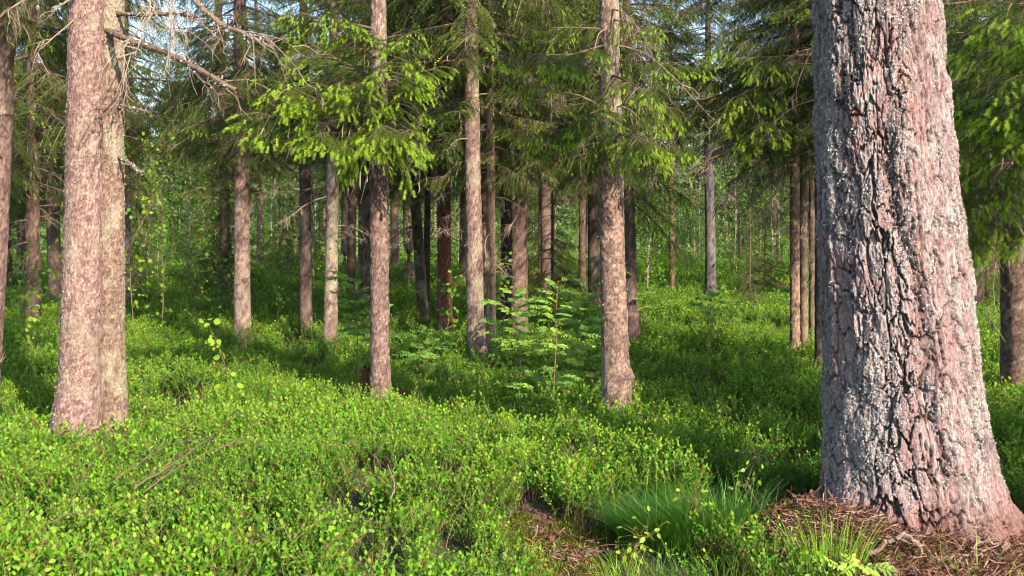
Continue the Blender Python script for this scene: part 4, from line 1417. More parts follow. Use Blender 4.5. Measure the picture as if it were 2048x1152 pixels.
M_REDBARK = plain_mat('far_pine_bark', [(0, (0.12, 0.07, 0.05)), (0.5, (0.24, 0.135, 0.09)), (1, (0.34, 0.21, 0.15))], 0.9)
M_BIRCHBARK = plain_mat('birch_bark', [(0, (0.12, 0.10, 0.09)), (0.4, (0.33, 0.29, 0.27)), (1, (0.60, 0.56, 0.54))], 0.8, 0.2, 9)
FPINE = [far_pine(700 + k, 9.0 + k) for k in range(3)]
FBIRCH = [far_birch(720 + k, 8.5 + k, 1.5) for k in range(2)]
YBIRCH = [far_birch(730 + k, 4.2, 0.75, 240, (0.045, 0.085), 0.12, 0.022) for k in range(3)]


def young_spruce_trunk(H=7.0):
    g = np.random.default_rng(5)
    t = np.linspace(0, 1, 9)[:, None]
    v, f = tube(np.array([0, 0, -0.2]) + np.array([0, 0, H + 0.3]) * t, np.linspace(0.075, 0.01, 9), 9)
    return MB().add(v, f, 0, 0.35).mesh('young_spruce_trunk', [M_TWIG])


YTR = young_spruce_trunk()


def two_part(name, label, cat, group, crown, trunk, x, y, s, rz, lift=0.0):
    z = float(terrain(x, y)) - 0.03
    root = thing(name, label, cat, (x, y, z), group, rz)
    a = link('trunk', trunk, root)
    b = link('crown', crown, root, (0, 0, lift))
    root.scale = (s, s, s)
    return root


gb = np.random.default_rng(5150)


def zone(px):
    for lim, w in [(140, 'left of the twin trunk'), (480, 'between the twin trunk and the straight spruce'), (760, 'between the straight spruce and the rough middle one'),
                   (955, 'between the rough middle spruce and the blotched one'), (1240, 'between the blotched spruce and the burled one'), (1600, 'between the burled spruce and the tan pair')]:
        if px < lim:
            return w
    return 'behind and right of the big pine'



def xy(px, d):
    return (px - W_PX / 2) / F_PX * d, d


# full grown spruces deeper in the grove: dark crowns closing the view above, boles below
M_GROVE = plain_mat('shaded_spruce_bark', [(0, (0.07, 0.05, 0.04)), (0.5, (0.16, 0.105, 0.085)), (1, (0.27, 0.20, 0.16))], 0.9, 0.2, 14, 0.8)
SPT = []
for k in range(2):
    t = np.linspace(0, 1, 26)[:, None]
    v, f = tube(np.array([0, 0, -0.3]) + np.array([0, 0, 12.3]) * t + np.array([0.05, 0.03, 0]) * np.sin(t * 6 + k), np.linspace(0.135, 0.02, 26), 14)
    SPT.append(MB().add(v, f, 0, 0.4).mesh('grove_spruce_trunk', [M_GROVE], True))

GROVE = [(-40, 24), (40, 30), (110, 22), (150, 34), (200, 27), (448, 25), (520, 40), (690, 34), (790, 36), (815, 27), (925, 28),
         (1010, 31), (1095, 24), (1180, 36), (1560, 38), (1640, 24), (1700, 30), (1760, 24), (1880, 28),
         (1925, 26), (1985, 31), (2080, 27), (-110, 30), (2160, 24)]
for i, (px, d) in enumerate(GROVE):
    x, y = xy(px, d)
    s = gb.uniform(0.9, 1.2)
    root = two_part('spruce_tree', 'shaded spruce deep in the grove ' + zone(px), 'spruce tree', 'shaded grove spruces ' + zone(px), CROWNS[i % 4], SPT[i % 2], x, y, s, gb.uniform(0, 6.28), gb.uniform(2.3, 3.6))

# low young spruces whose foliage reaches the ground
for i, (px, d, s) in enumerate([(445, 25, 0.75), (275, 27, 0.55), (1105, 20, 0.55), (1080, 26, 0.8), (1530, 24, 0.4), (1500, 19, 0.32), (560, 33, 0.6), (20, 26, 0.8), (1975, 20, 0.6), (640, 38, 0.7), (1380, 52, 0.8), (1480, 48, 0.6)]):
    x, y = xy(px, d)
    two_part('young_spruce', 'low young spruce leafy to the ground ' + zone(px), 'young spruce', 'young spruces ' + zone(px), YOUNG[i % 2], YTR, x, y, s, gb.uniform(0, 6.28))

# leafy birches and thin saplings of the bright gaps
for i in range(34):
    px = [260, 330, 390, 420, 300, 580, 540, 1090, 1340, 1460, 1530, 900, 680, 820, 1000, 1290, 1375][i % 17] + gb.normal(0, 38)
    d = gb.uniform(19, 46)
    x, y = xy(px, d)
    two_part('birch_sapling', 'thin leafy birch sapling farther back ' + zone(px), 'birch sapling', 'birch saplings ' + zone(px), YBIRCH[i % 3][0], YBIRCH[i % 3][1], x, y, gb.uniform(0.5, 1.05), gb.uniform(0, 6.28))

# the sunlit slope far behind
n_far = 0
for i in range(210):
    d = gb.uniform(58, 190)
    px = gb.uniform(-150, 2200)
    x, y = xy(px, d)
    k = i % 5
    cr, tk = (FPINE[k] if k < 3 else FBIRCH[k - 3])
    nm = 'pine_tree' if k < 3 else 'birch_tree'
    lb = ('hazy pine on the far slope ' if k < 3 else 'pale green birch on the far slope ') + zone(px)
    two_part(nm, lb, nm.replace('_', ' '), 'far %ss seen %s' % (nm.split('_')[0], zone(px)), cr, tk, x, y, gb.uniform(0.7, 1.25), gb.uniform(0, 6.28))
# slim pines standing in the clearing
for i, (px, d, s) in enumerate([(1388, 44, 0.8), (1478, 40, 0.7), (1452, 60, 0.9), (1430, 50, 0.6), (1520, 55, 0.9), (345, 46, 1.0), (380, 56, 0.8), (285, 60, 0.9), (1350, 60, 0.8), (590, 52, 0.9), (870, 60, 0.9), (1110, 55, 0.8)]):
    x, y = xy(px, d)
    two_part('pine_tree', 'slim young pine in the clearing ' + zone(px), 'pine tree', 'slim clearing pines ' + zone(px), FPINE[i % 3][0], FPINE[i % 3][1], x, y, s * 0.75, gb.uniform(0, 6.28))


# low herbs and bushes covering the clearing and the slope
def herb(seed):
    g = np.random.default_rng(seed)

    def shp(g, n):
        a = g.uniform(0, 2 * PI, n)
        r = 0.55 * np.sqrt(g.random(n))
        return np.stack([np.cos(a) * r, np.sin(a) * r, 0.05 + (0.55 - 0.6 * r) * g.random(n)], 1)
    mb, c = leafy_crown(seed, 60, shp, (0.07, 0.13), clump=6, spread=0.09)
    return mb.mesh('herb_clump', [M_HERB])


HERBS = [herb(760 + k) for k in range(4)]
x1, y1 = poly_points(5.0, 19, 48)
x2, y2 = poly_points(1.2, 48, 90, 4)
x3, y3 = poly_points(0.32, 90, 210, 6)
hx, hy = np.concatenate([x1, x2, x3]), np.concatenate([y1, y2, y3])
hs = np.concatenate([rng.uniform(0.35, 0.9, len(x1)), rng.uniform(0.8, 2.0, len(x2)), rng.uniform(2.0, 4.5, len(x3))])
keep = fbm(hx * 0.25, hy * 0.25, 0, 3, 12) > np.where(hy < 30, 0.52, 0.35)
hx, hy, hs = hx[keep], hy[keep], hs[keep]
n = len(hx)
scatter('undergrowth', 'bright green herbs and low bushes of the clearing and the slope behind the trunks', 'undergrowth', np.stack([hx, hy, terrain(hx, hy) - 0.03], 1),
        np.stack([0 * hx, 0 * hx, rng.uniform(0, 6.28, n)], 1), hs, rng.integers(0, 4, n), HERBS)
# ------------------------------------------------------------------ saplings, ferns, grasses
def leaflet_row(mb, p, d, l, npair, ln, hw, mat, g, var, droop=0.25, up=(0, 0, 1.0)):
    """a pinnate leaf: rachis from p along d with leaflets to both sides"""
    m = 6
    t = np.linspace(0, 1, m)[:, None]
    pth = p + unit(d) * l * t + np.array([0, 0, -droop * l]) * t ** 2
    v, f = tube(pth, np.linspace(0.0016, 0.0007, m), 3)
    mb.add(v, f, 1, 0.6)
    s = np.repeat(np.linspace(0.28, 0.97, npair), 2)
    pos = np.stack([np.interp(s, t[:, 0], pth[:, c]) for c in range(3)], 1)
    tan = unit(pth[-1] - pth[1])
    side = unit(np.cross(tan, np.array([0.38, -0.62, 0.68])) + 0.6 * np.cross(tan, up))
    sg = np.where(np.arange(len(s)) % 2 == 0, 1, -1)[:, None]
    dd = tan * 0.55 + side * sg + np.array([0, 0, -0.12]) + g.normal(0, 0.10, (len(s), 3))
    ls = ln * np.sin(np.clip(s * 2.3, 0.6, 2.4)) ** 0.5 * g.uniform(0.85, 1.1, len(s))
    pos = np.concatenate([pos, pth[-1:]])
    dd = np.concatenate([dd, tan[None]])
    ls = np.append(ls, ln)
    leaves(mb, pos, dd, ls, ls * hw, mat, np.clip(var + g.normal(0, 0.07, len(ls)), 0, 1), (0.38, -0.62, 0.68), 0.45, g)


def sapling(name, label, cat, base, stem_pts, fol, group=None, r0=0.006, smat=None):
    """stem_pts: offsets from the base; fol(mb, stem) adds leaves"""
    root = thing(name, label, cat, base, group)
    pts = np.array(stem_pts)
    n = 4 * (len(pts) - 1) + 1
    k = np.linspace(0, len(pts) - 1, n)
    pth = np.stack([np.interp(k, np.arange(len(pts)), pts[:, c]) for c in range(3)], 1)
    pth[1:-1] = (pth[:-2] + 2 * pth[1:-1] + pth[2:]) / 4
    v, f = tube(pth, np.linspace(r0, r0 * 0.3, n), 6)
    MB().add(v, f, 0, 0.5).build('stem', [smat or M_TWIG], root)
    mb = MB()
    fol(mb, pth)
    mb.build('foliage', [M_ROWAN, M_BSTEM, M_BIRCH], root)
    return root


def rowan(label, base, H, seed, nleaf=18, spread=0.24, lean=(0, 0), lo=0.45, size=1.0, var=0.62):
    g = np.random.default_rng(seed)
    pts = [np.array([0, 0, -0.1])]
    for k in range(1, 6):
        s = k / 5
        pts.append(np.array([lean[0] * s + g.normal(0, 0.012), lean[1] * s + g.normal(0, 0.012), H * s]))

    def fol(mb, pth):
        tips = []
        for q in range(nleaf):
            s = lo + (1 - lo) * (q + g.random() * 0.6) / nleaf
            kk = s * (len(pth) - 1)
            p = np.array([np.interp(kk, np.arange(len(pth)), pth[:, c]) for c in range(3)])
            a = q * 2.4 + g.normal(0, 0.3)
            elev = 0.40 + 1.1 * max(0, s - 0.6)
            d = np.array([math.cos(a), math.sin(a), elev])
            # a short side shoot lower down
            if g.random() < 0.5 and s < 0.9:
                e = p + unit(d) * g.uniform(0.05, 0.22)
                v, f = tube(np.stack([p, (p + e) / 2 + [0, 0, 0.01], e]), [0.003, 0.0022, 0.0015], 4)
                mb.add(v, f, 1, 0.7)
                for w in range(3):
                    a2 = a + (w - 1) * 0.9
                    leaflet_row(mb, e, np.array([math.cos(a2), math.sin(a2), elev * 0.7]), g.uniform(0.12, spread), 6, 0.062 * size, 0.22, 0, g, var + 0.08 + g.normal(0, 0.12), 0.3)
            leaflet_row(mb, p, d, g.uniform(0.13, spread), 6, 0.064 * size, 0.22, 0, g, var + 0.08 + g.normal(0, 0.12), 0.3)
    return sapling('rowan_sapling', label, 'rowan sapling', base, pts, fol, 'rowan saplings between the trunks', 0.0055 + 0.002 * H)


def gp(px, py, h=0.2):
    """ground point below the spot where a pixel meets the top of the shrubs"""
    p = G(px, py, h)
    p[2] = float(terrain(p[0], p[1]))
    return p


rowan('tallest rowan sapling of the group, feathery leaves above a bare reddish stem', gp(1103, 815), 1.30, 1, 22, 0.24, (0.05, -0.05), 0.50, 0.8)
rowan('rowan sapling with a crooked stem leaning towards the burled spruce', gp(1135, 750), 1.15, 2, 15, 0.26, (0.20, 0.1), 0.50, 1.0, 0.5)
rowan('leafy rowan sapling in front of the stout brown spruce', gp(1040, 745), 1.1, 3, 18, 0.28, (-0.05, 0), 0.35, 1.1, 0.6)
rowan('low rowan sapling crowding the foot of the slim ochre spruce', gp(1000, 738), 0.75, 4, 14, 0.25, (0.05, 0), 0.25, 1.0, 0.45)
rowan('rowan sapling with drooping leaves close left of the rough middle spruce', gp(722, 752), 1.25, 5, 18, 0.26, (-0.08, 0), 0.45, 1.0, 0.5)
rowan('small rowan sapling with spreading leaves right of the rough middle spruce', gp(835, 728), 0.55, 6, 12, 0.28, (0.02, 0), 0.3, 1.1, 0.32)
rowan('small rowan sprig showing beside the right edge of the burled trunk', gp(1272, 700), 1.15, 7, 8, 0.2, (-0.05, 0), 0.6, 0.9, 0.7)
rowan('rowan sapling at the foot of the tall blotched spruce', gp(915, 722), 0.5, 8, 10, 0.24, (0, 0), 0.3, 1.0, 0.35)
rowan('slender rowan sapling with few leaves below the grey trunk of the clearing', gp(1415, 740), 1.05, 9, 9, 0.22, (0.06, 0), 0.6, 0.9, 0.5)
rowan('rowan seedling low in the shrubs beneath the tallest rowan', gp(1075, 800), 0.42, 10, 8, 0.25, (0.03, 0), 0.25, 1.0, 0.5)
rowan('rowan seedling right of the tallest rowan, close to the burled trunk', gp(1170, 765), 0.6, 12, 9, 0.24, (0.03, 0), 0.3, 1.0, 0.6)
rowan('tiny rowan seedling at the bottom edge below the big pine', np.array([2.02 - 0.55, 4.75, float(terrain(1.47, 4.75))]), 0.16, 11, 5, 0.13, (0, 0), 0.5, 0.8, 0.9)


def round_leaf_sapling(label, base, pts, n, seed, ln=(0.035, 0.055), lo=0.4, spread=0.10, var=0.75, r0=0.005, name='aspen_sapling', cat='aspen sapling', group=None, hw=0.46):
    g = np.random.default_rng(seed)

    def fol(mb, pth):
        s = lo + (1 - lo) * g.random(n)
        kk = s * (len(pth) - 1)
        p = np.stack([np.interp(kk, np.arange(len(pth)), pth[:, c]) for c in range(3)], 1)
        off = unit(g.normal(0, 1, (n, 3)) + [0, 0, 0.1]) * g.uniform(0.02, spread, n)[:, None]
        for a, b in zip(p, off):
            v, f = tube(np.stack([a, a + b * 0.5 + [0, 0, 0.008], a + b]), [0.0014, 0.0012, 0.0009], 3)
            mb.add(v, f, 1, 0.6)
        l = g.uniform(*ln, n)
        leaves(mb, p + off, off + np.array([0, 0, -0.06]) + g.normal(0, 0.03, (n, 3)), l, l * hw, 2, np.clip(g.normal(var, 0.12, n), 0, 1), up=(0.3, -0.5, 0.7), roll=0.6, r=g)
    return sapling(name, label, cat, base, pts, fol, group, r0)


b = gp(462, 790)
round_leaf_sapling('thin aspen sprout with a few round yellow green leaves in front of the straight spruce', b, [(0.02, 0, -0.1), (0.0, 0, 0.15), (-0.04, 0, 0.45), (-0.13, 0, 0.70), (-0.20, 0, 0.86)], 26, 21, (0.05, 0.08), 0.2, 0.11, 0.88)
for i, (px, py, H, n, lb) in enumerate([(320, 665, 3.3, 150, 'tall thin aspen sapling with a curved brown stem right of the twin trunk'),
                                        (272, 680, 3.0, 110, 'aspen sapling with large round leaves close beside the twin trunk'),
                                        (397, 660, 2.8, 130, 'bushy leafy sapling in the middle of the gap left of the straight spruce'),
                                        (438, 640, 3.0, 130, 'leafy sapling with a forked stem leaning left of the straight spruce'),
                                        (552, 655, 2.6, 90, 'double stemmed thin sapling right of the straight spruce'),
                                        (586, 650, 2.4, 80, 'thin sapling just left of the dark purplish trunk'),
                                        (365, 640, 3.3, 120, 'slender grey stemmed sapling at the back of the left gap'),
                                        (72, 730, 1.1, 36, 'small round leaved sapling left of the twin trunk'),
                                        (40, 690, 1.7, 60, 'leafy sapling behind the left edge trunk'),
                                        (108, 680, 1.4, 50, 'leafy sapling in the shade left of the twin trunk'),
                                        (1420, 690, 1.0, 46, 'bushy sapling with glossy leaves below the grey clearing trunk'),
                                        (1000, 690, 1.5, 50, 'round leaved sprout climbing along the nearly black trunk'),
                                        (893, 690, 1.1, 34, 'round leaved sprout in front of the red brown trunk'),
                                        (815, 655, 2.2, 60, 'thin leafy sapling between the middle trunk and the tilted one'),
                                        (470, 655, 2.7, 70, 'thin sapling half hidden behind the straight spruce')]):
    g = np.random.default_rng(800 + i)
    bs = gp(px, py)
    w = 0.06 * H
    round_leaf_sapling(lb, bs, [(0, 0, -0.1), (g.normal(0, w * .4), 0, H * 0.25), (g.normal(0, w), 0, H * 0.5), (g.normal(0, w), 0, H * 0.75), (g.normal(0, w * 1.3), 0, H)], int(n * 1.5), 830 + i,
                       (0.04, 0.075), 0.22, 0.14 + 0.10 * H, 0.55 + 0.12 * math.sin(i), 0.008, group='leafy saplings of the left gap' if px < 620 else None)
# upright bilberry-like sprouts standing above the carpet
for i, (px, py, H, n, lb) in enumerate([(1441, 850, 0.42, 16, 'small bare stemmed sprout with a leaf tuft right of the burled trunk'),
                                        (1272, 822, 0.45, 22, 'leafy upright sprout hugging the right foot of the burled trunk'),
                                        (2004, 800, 0.42, 34, 'leafy sprig standing at the foot of the right edge trunk'),
                                        (1500, 1010, 0.36, 40, 'bright leafy sprig beside the mossy root of the big pine'),
                                        (1395, 1070, 0.26, 30, 'bright bilberry sprig at the right end of the dark green tussock'),
                                        (1290, 1130, 0.22, 34, 'low leafy sprig in front of the dark green tussock')]):
    g = np.random.default_rng(860 + i)
    h0 = 0.2 if i < 3 else 0.05
    bs = gp(px, py, h0)
    round_leaf_sapling(lb, bs, [(0, 0, -0.05), (g.normal(0, .02), 0, H * 0.35), (g.normal(0, .03), 0, H * 0.7), (g.normal(0, .04), 0, H)], int(n * 1.6), 880 + i,
                       (0.022, 0.04), 0.45 if i == 0 else 0.2, 0.05 + (0.09 if i > 2 else 0.02), 0.85, 0.004, 'leafy_sprig', 'leafy sprig', hw=0.34)


def fern(label, base, seed, n=7, L=0.5):
    g = np.random.default_rng(seed)
    root = thing('fern', label, 'fern', base, 'ferns among the shrubs')
    for k in range(n):
        a = 2 * PI * k / n + g.normal(0, 0.25)
        mb = MB()
        m = 9
        t = np.linspace(0, 1, m)[:, None]
        hd = np.array([math.cos(a), math.sin(a), 0])
        l = L * g.uniform(0.8, 1.15)
        pth = hd * l * 0.75 * t + np.array([0, 0, l * 0.85]) * t - np.array([0, 0, l * 0.55]) * t ** 2.2
        v, f = tube(pth, np.linspace(0.002, 0.0006, m), 3)
        mb.add(v, f, 1, 0.5)
        s = np.repeat(np.linspace(0.2, 0.98, 22), 2)
        pos = np.stack([np.interp(s, t[:, 0], pth[:, c]) for c in range(3)], 1)
        side = np.cross(hd, [0, 0, 1.0])
        sg = np.where(np.arange(len(s)) % 2 == 0, 1, -1)[:, None]
        dd = side * sg + hd * 0.35 + np.array([0, 0, -0.1]) + g.normal(0, 0.06, (len(s), 3))
        ls = l * 0.24 * np.sin(np.clip(s * 1.0, 0.15, 1) * PI * 0.93 + 0.15) ** 0.8 + 0.01
        leaves(mb, pos, dd, ls, ls * 0.15, 0, np.clip(g.normal(0.5, 0.12, len(s)), 0, 1), roll=0.15, r=g)
        mb.build('frond', [M_ROWAN, M_BSTEM], root)


fern('arching fern half sunk in the shrubs below the tallest rowan', gp(1050, 800), 31, 7, 0.5)
fern('fern at the foot of the red brown trunk', gp(868, 700), 32, 7, 0.55)
fern('pale fern left of the tallest rowan', gp(1000, 770), 33, 7, 0.45)


def blade_mesh(n, seed, rad, H, lean, w=0.0022, var=(0.3, 0.15), mats=None, wind=(0, 0), seg=6):
    g = np.random.default_rng(seed)
    a = g.uniform(0, 2 * PI, n)
    rr = np.sqrt(g.random(n))
    p0 = np.stack([np.cos(a) * rr * rad[0], np.sin(a) * rr * rad[1], 0 * a], 1)
    h = H * g.uniform(0.55, 1.1, n)
    ln = lean * g.uniform(0.3, 1.3, n) * h
    dirs = np.stack([np.cos(a) * rr + wind[0] + g.normal(0, 0.3, n), np.sin(a) * rr + wind[1] + g.normal(0, 0.3, n), 0 * a], 1)
    dirs = unit(dirs)
    t = np.linspace(0, 1, seg)
    pth = p0[:, None] + dirs[:, None] * (ln[:, None] * t ** 1.8)[..., None] + np.array([0, 0, 1.0]) * (h[:, None] * (t - 0.30 * lean * t ** 2.5))[..., None]
    side = np.cross(dirs, [0, 0, 1.0]) * 0.7 + g.normal(0, 0.5, (n, 3)) * [1, 1, 0]
    side = unit(side)
    ww = w * (1 - t ** 2)[None, :, None] * g.uniform(0.7, 1.3, n)[:, None, None]
    L_, R_ = pth - side[:, None] * ww, pth + side[:, None] * ww
    V = np.stack([L_, R_], 2).reshape(n, seg * 2, 3)
    b = (np.arange(n) * seg * 2)[:, None, None]
    k = (np.arange(seg - 1) * 2)[None, :, None]
    f = (b + k + np.array([0, 1, 3, 2])[None, None]).reshape(-1, 4)
    va = np.repeat(np.clip(g.normal(*var, n), 0, 1), seg * 2)
    return MB().add(V.reshape(-1, 3), f, 0, va)


def grass_tuft(label, base, *a, **k):
    o = blade_mesh(*a, **k).build('grass_tuft', [M_GRASS], None, base)
    return tag(o, label, 'grass tuft', 'grass tufts by the path')


def gz(x, y):
    return (x, y, float(terrain(x, y)) - 0.02)


grass_tuft('broad dark green tussock of fine arching grass left of the big pine', gz(0.86, 5.72), 4200, 41, (0.29, 0.22), 0.34, 0.85, 0.0015, (0.32, 0.24), wind=(-0.15, -0.15))
grass_tuft('right shoulder of paler fine grass beside the dark tussock', gz(1.10, 5.70), 500, 42, (0.25, 0.22), 0.42, 0.6, 0.0016, (0.5, 0.18), wind=(-0.2, -0.1))
grass_tuft('stiff yellow green grass tuft in front of the red foot of the pine', gz(1.47, 4.98), 190, 43, (0.17, 0.08), 0.36, 0.40, 0.0024, (0.85, 0.1))
grass_tuft('thin grass tuft left of the stiff yellow green one', gz(1.20, 4.95), 60, 44, (0.12, 0.07), 0.28, 0.55, 0.0022, (0.8, 0.12))
grass_tuft('sparse short grass along the right edge of the path', gz(0.66, 5.05), 170, 45, (0.24, 0.14), 0.22, 0.8, 0.0018, (0.75, 0.15))
grass_tuft('sparse grass at the bottom edge in front of the tussock', gz(0.95, 4.85), 240, 46, (0.28, 0.14), 0.22, 0.8, 0.0018, (0.72, 0.15))
grass_tuft('few long grass blades standing at the foot of the pine on the right', gz(2.12, 4.95), 34, 47, (0.25, 0.08), 0.32, 0.5, 0.0024, (0.85, 0.1))
grass_tuft('thin grass on the corner of the path where it enters the picture', gz(0.50, 4.92), 60, 48, (0.10, 0.10), 0.30, 0.6, 0.0018, (0.85, 0.1))

for i, (px, py, H, lean) in enumerate([(1285, 1085, 0.42, 0.03), (1312, 1085, 0.44, 0.0), (1340, 1085, 0.46, -0.05), (1238, 1095, 0.36, -0.04), (1215, 1090, 0.38, -0.07)]):
    bs = gp(px, py, 0.03)
    g = np.random.default_rng(900 + i)
    mb = MB()
    pth = np.array([[0, 0, 0], [lean * 0.2, 0, H * 0.4], [lean * 0.6, 0, H * 0.75], [lean, 0, H]])
    v, f = tube(pth, [0.0013, 0.0012, 0.001, 0.0007], 4)
    mb.add(v, f, 0, 0.9)
    st = mb.build('grass_stalk', [M_GRASS], None, bs)
    tag(st, ['flowering grass stalk leaning right in front of the dark tussock', 'straight flowering grass stalk in the middle of the row at the tussock', 'tallest flowering grass stalk of the row, bent to the left', 'short flowering grass stalk at the left end of the row',
             'leftmost flowering grass stalk, leaning out over the path'][i], 'grass stalk', 'flowering grass stalks')
    hd = MB()
    s = np.linspace(0.80, 1.0, 26)
    pos = np.stack([np.interp(s, [0, 0.4, 0.75, 1], pth[:, c]) for c in range(3)], 1)
    l = np.full(26, 0.012)
    leaves(hd, pos, g.normal(0, 0.35, (26, 3)) + [0, 0, 1], l, l * 0.3, 0, np.full(26, 0.95), roll=1, r=g)
    hd.build('seed_head', [M_GRASS], st)


# ------------------------------------------------------------------ dead twigs, roots, stump, log, stones
def twig_thing(name, label, cat, pts, r, var=0.6, group=None, seed=0, side=0, mat=None, h=None, sl=(0.08, 0.3)):
    """pts: (px, py, height above ground); lies where those rays meet"""
    g = np.random.default_rng(seed + 7)
    W = np.array([G(px, py, hh) for (px, py, hh) in pts])
    b = W[0].copy()
    n = 6 * (len(W) - 1) + 1
    k = np.linspace(0, len(W) - 1, n)
    pth = np.stack([np.interp(k, np.arange(len(W)), W[:, c]) for c in range(3)], 1) - b
    for _ in range(3):
        pth[1:-1] = (pth[:-2] + 2 * pth[1:-1] + pth[2:]) / 4
    mb = MB()
    r = r * 0.75 if group == FB else r
    v, f = tube(pth + g.normal(0, r * 0.5, pth.shape), np.linspace(r, r * 0.35, n), 6)
    mb.add(v, f, 0, var)
    for _ in range(side):
        i = g.integers(1, n - 1)
        d = unit(pth[i + 1] - pth[i - 1])
        dd = unit(d * g.uniform(0.5, 1.1) + g.normal(0, 0.4, 3) * [1, 1, 0.4] + [0, 0, 0.05])
        l = g.uniform(*sl)
        q = np.stack([pth[i], pth[i] + dd * l * 0.5 + g.normal(0, 0.012, 3), pth[i] + dd * l + g.normal(0, 0.02, 3)])
        v, f = tube(q, [r * 0.55, r * 0.4, r * 0.2], 4)
        mb.add(v, f, 0, var + g.normal(0, 0.1))
    o = mb.build(name, [mat or M_TWIG], None, b)
    return tag(o, label, cat, group)


FB = 'dry fallen branches lying on the shrubs at left'
twig_thing('fallen_branch', 'longest dry branch of the heap, rising to the right over the shrubs', 'fallen branch', [(272, 972, .30), (345, 930, .34), (420, 875, .36), (462, 838, .37), (502, 815, .40)], 0.0075, 0.38, FB, 1, 8)
twig_thing('fallen_branch', 'dry branch fanning out just below the longest one', 'fallen branch', [(285, 985, .27), (350, 940, .30), (420, 900, .32), (482, 886, .33)], 0.006, 0.38, FB, 2, 7)
twig_thing('fallen_branch', 'thin dry branch arching through the middle of the heap', 'fallen branch', [(222, 966, .28), (280, 925, .34), (345, 884, .36), (420, 877, .33)], 0.005, 0.38, FB, 3, 7)
twig_thing('fallen_branch', 'dry branch at the upper end of the heap pointing back to the left', 'fallen branch', [(424, 880, .33), (380, 860, .36), (330, 843, .38), (283, 826, .38)], 0.005, 0.35, FB, 4, 5)
twig_thing('fallen_branch', 'long grey branch running steeply down below the pale twin trunk', 'fallen branch', [(136, 1030, .22), (150, 985, .28), (178, 935, .32), (205, 890, .33), (228, 862, .35)], 0.006, 0.38, FB, 5, 3)
twig_thing('fallen_branch', 'grey branch across the shrubs left of the twin trunk foot', 'fallen branch', [(0, 852, .30), (50, 880, .30), (100, 905, .28), (145, 935, .25)], 0.007, 0.55, FB, 6, 4)
twig_thing('fallen_branch', 'bent dry twig near the lower left corner', 'fallen branch', [(80, 1055, .24), (130, 1030, .28), (190, 1026, .26)], 0.005, 0.38, FB, 7, 3)
twig_thing('fallen_branch', 'reddish twig curving in front of the twin trunk foot', 'fallen branch', [(62, 842, .30), (105, 842, .33), (140, 860, .34), (158, 925, .28)], 0.004, 0.35, FB, 8, 1)
twig_thing('fallen_branch', 'tangle of thin red stems poking out of the shrubs', 'fallen branch', [(262, 1035, .12), (268, 990, .24), (262, 950, .34)], 0.004, 0.2, FB, 9, 6)
twig_thing('fallen_branch', 'brown tangle of dry stems right of the red one', 'fallen branch', [(360, 1000, .16), (372, 970, .26), (395, 955, .32)], 0.004, 0.3, FB, 10, 8)
twig_thing('fallen_branch', 'curved grey twig showing in the shrubs at the bottom centre', 'fallen branch', [(783, 1000, .18), (790, 965, .24), (775, 930, .30)], 0.005, 0.8, FB, 11, 3)
twig_thing('fallen_branch', 'pale dry twig standing in the shrubs near the lower left', 'fallen branch', [(352, 1070, .12), (358, 1040, .20), (352, 1055 - 40, .27)], 0.004, 0.38, FB, 12, 4)
twig_thing('fallen_branch', 'dry twig lying across the shrubs left of the dark tussock', 'fallen branch', [(655, 892, .27), (690, 890, .29), (720, 872, .32)], 0.004, 0.38, FB, 13, 2)
twig_thing('fallen_branch', 'thin arching twig in the shrubs right of the red brown trunk', 'fallen branch', [(903, 757, .24), (930, 745, .30), (965, 742, .32), (1000, 752, .25)], 0.006, 0.5, FB, 14, 1)
twig_thing('fallen_branch', 'pale short broken stick standing by the fern', 'fallen branch', [(1078, 800, .12), (1084, 760, .30), (1088, 735, .42)], 0.009, 0.9, FB, 15, 2)
twig_thing('fallen_branch', 'dark dry twig in the shrubs left of the big pine', 'fallen branch', [(1430, 912, .26), (1475, 906, .30), (1525, 912, .30), (1560, 935, .22)], 0.006, 0.35, FB, 16, 3)
twig_thing('fallen_branch', 'long thin twig crossing the moss to the red foot of the pine', 'fallen branch', [(1490, 960, .22), (1520, 1020, .12), (1560, 1040, .10), (1640, 1060, .10), (1710, 1090, .08)], 0.006, 0.38, FB, 17, 3)
twig_thing('fallen_branch', 'very thin upright reddish stalk before the left root of the pine', 'fallen branch', [(1651, 1068, .05), (1651, 1000, .28), (1650, 915, .55)], 0.003, 0.55, FB, 18, 0)

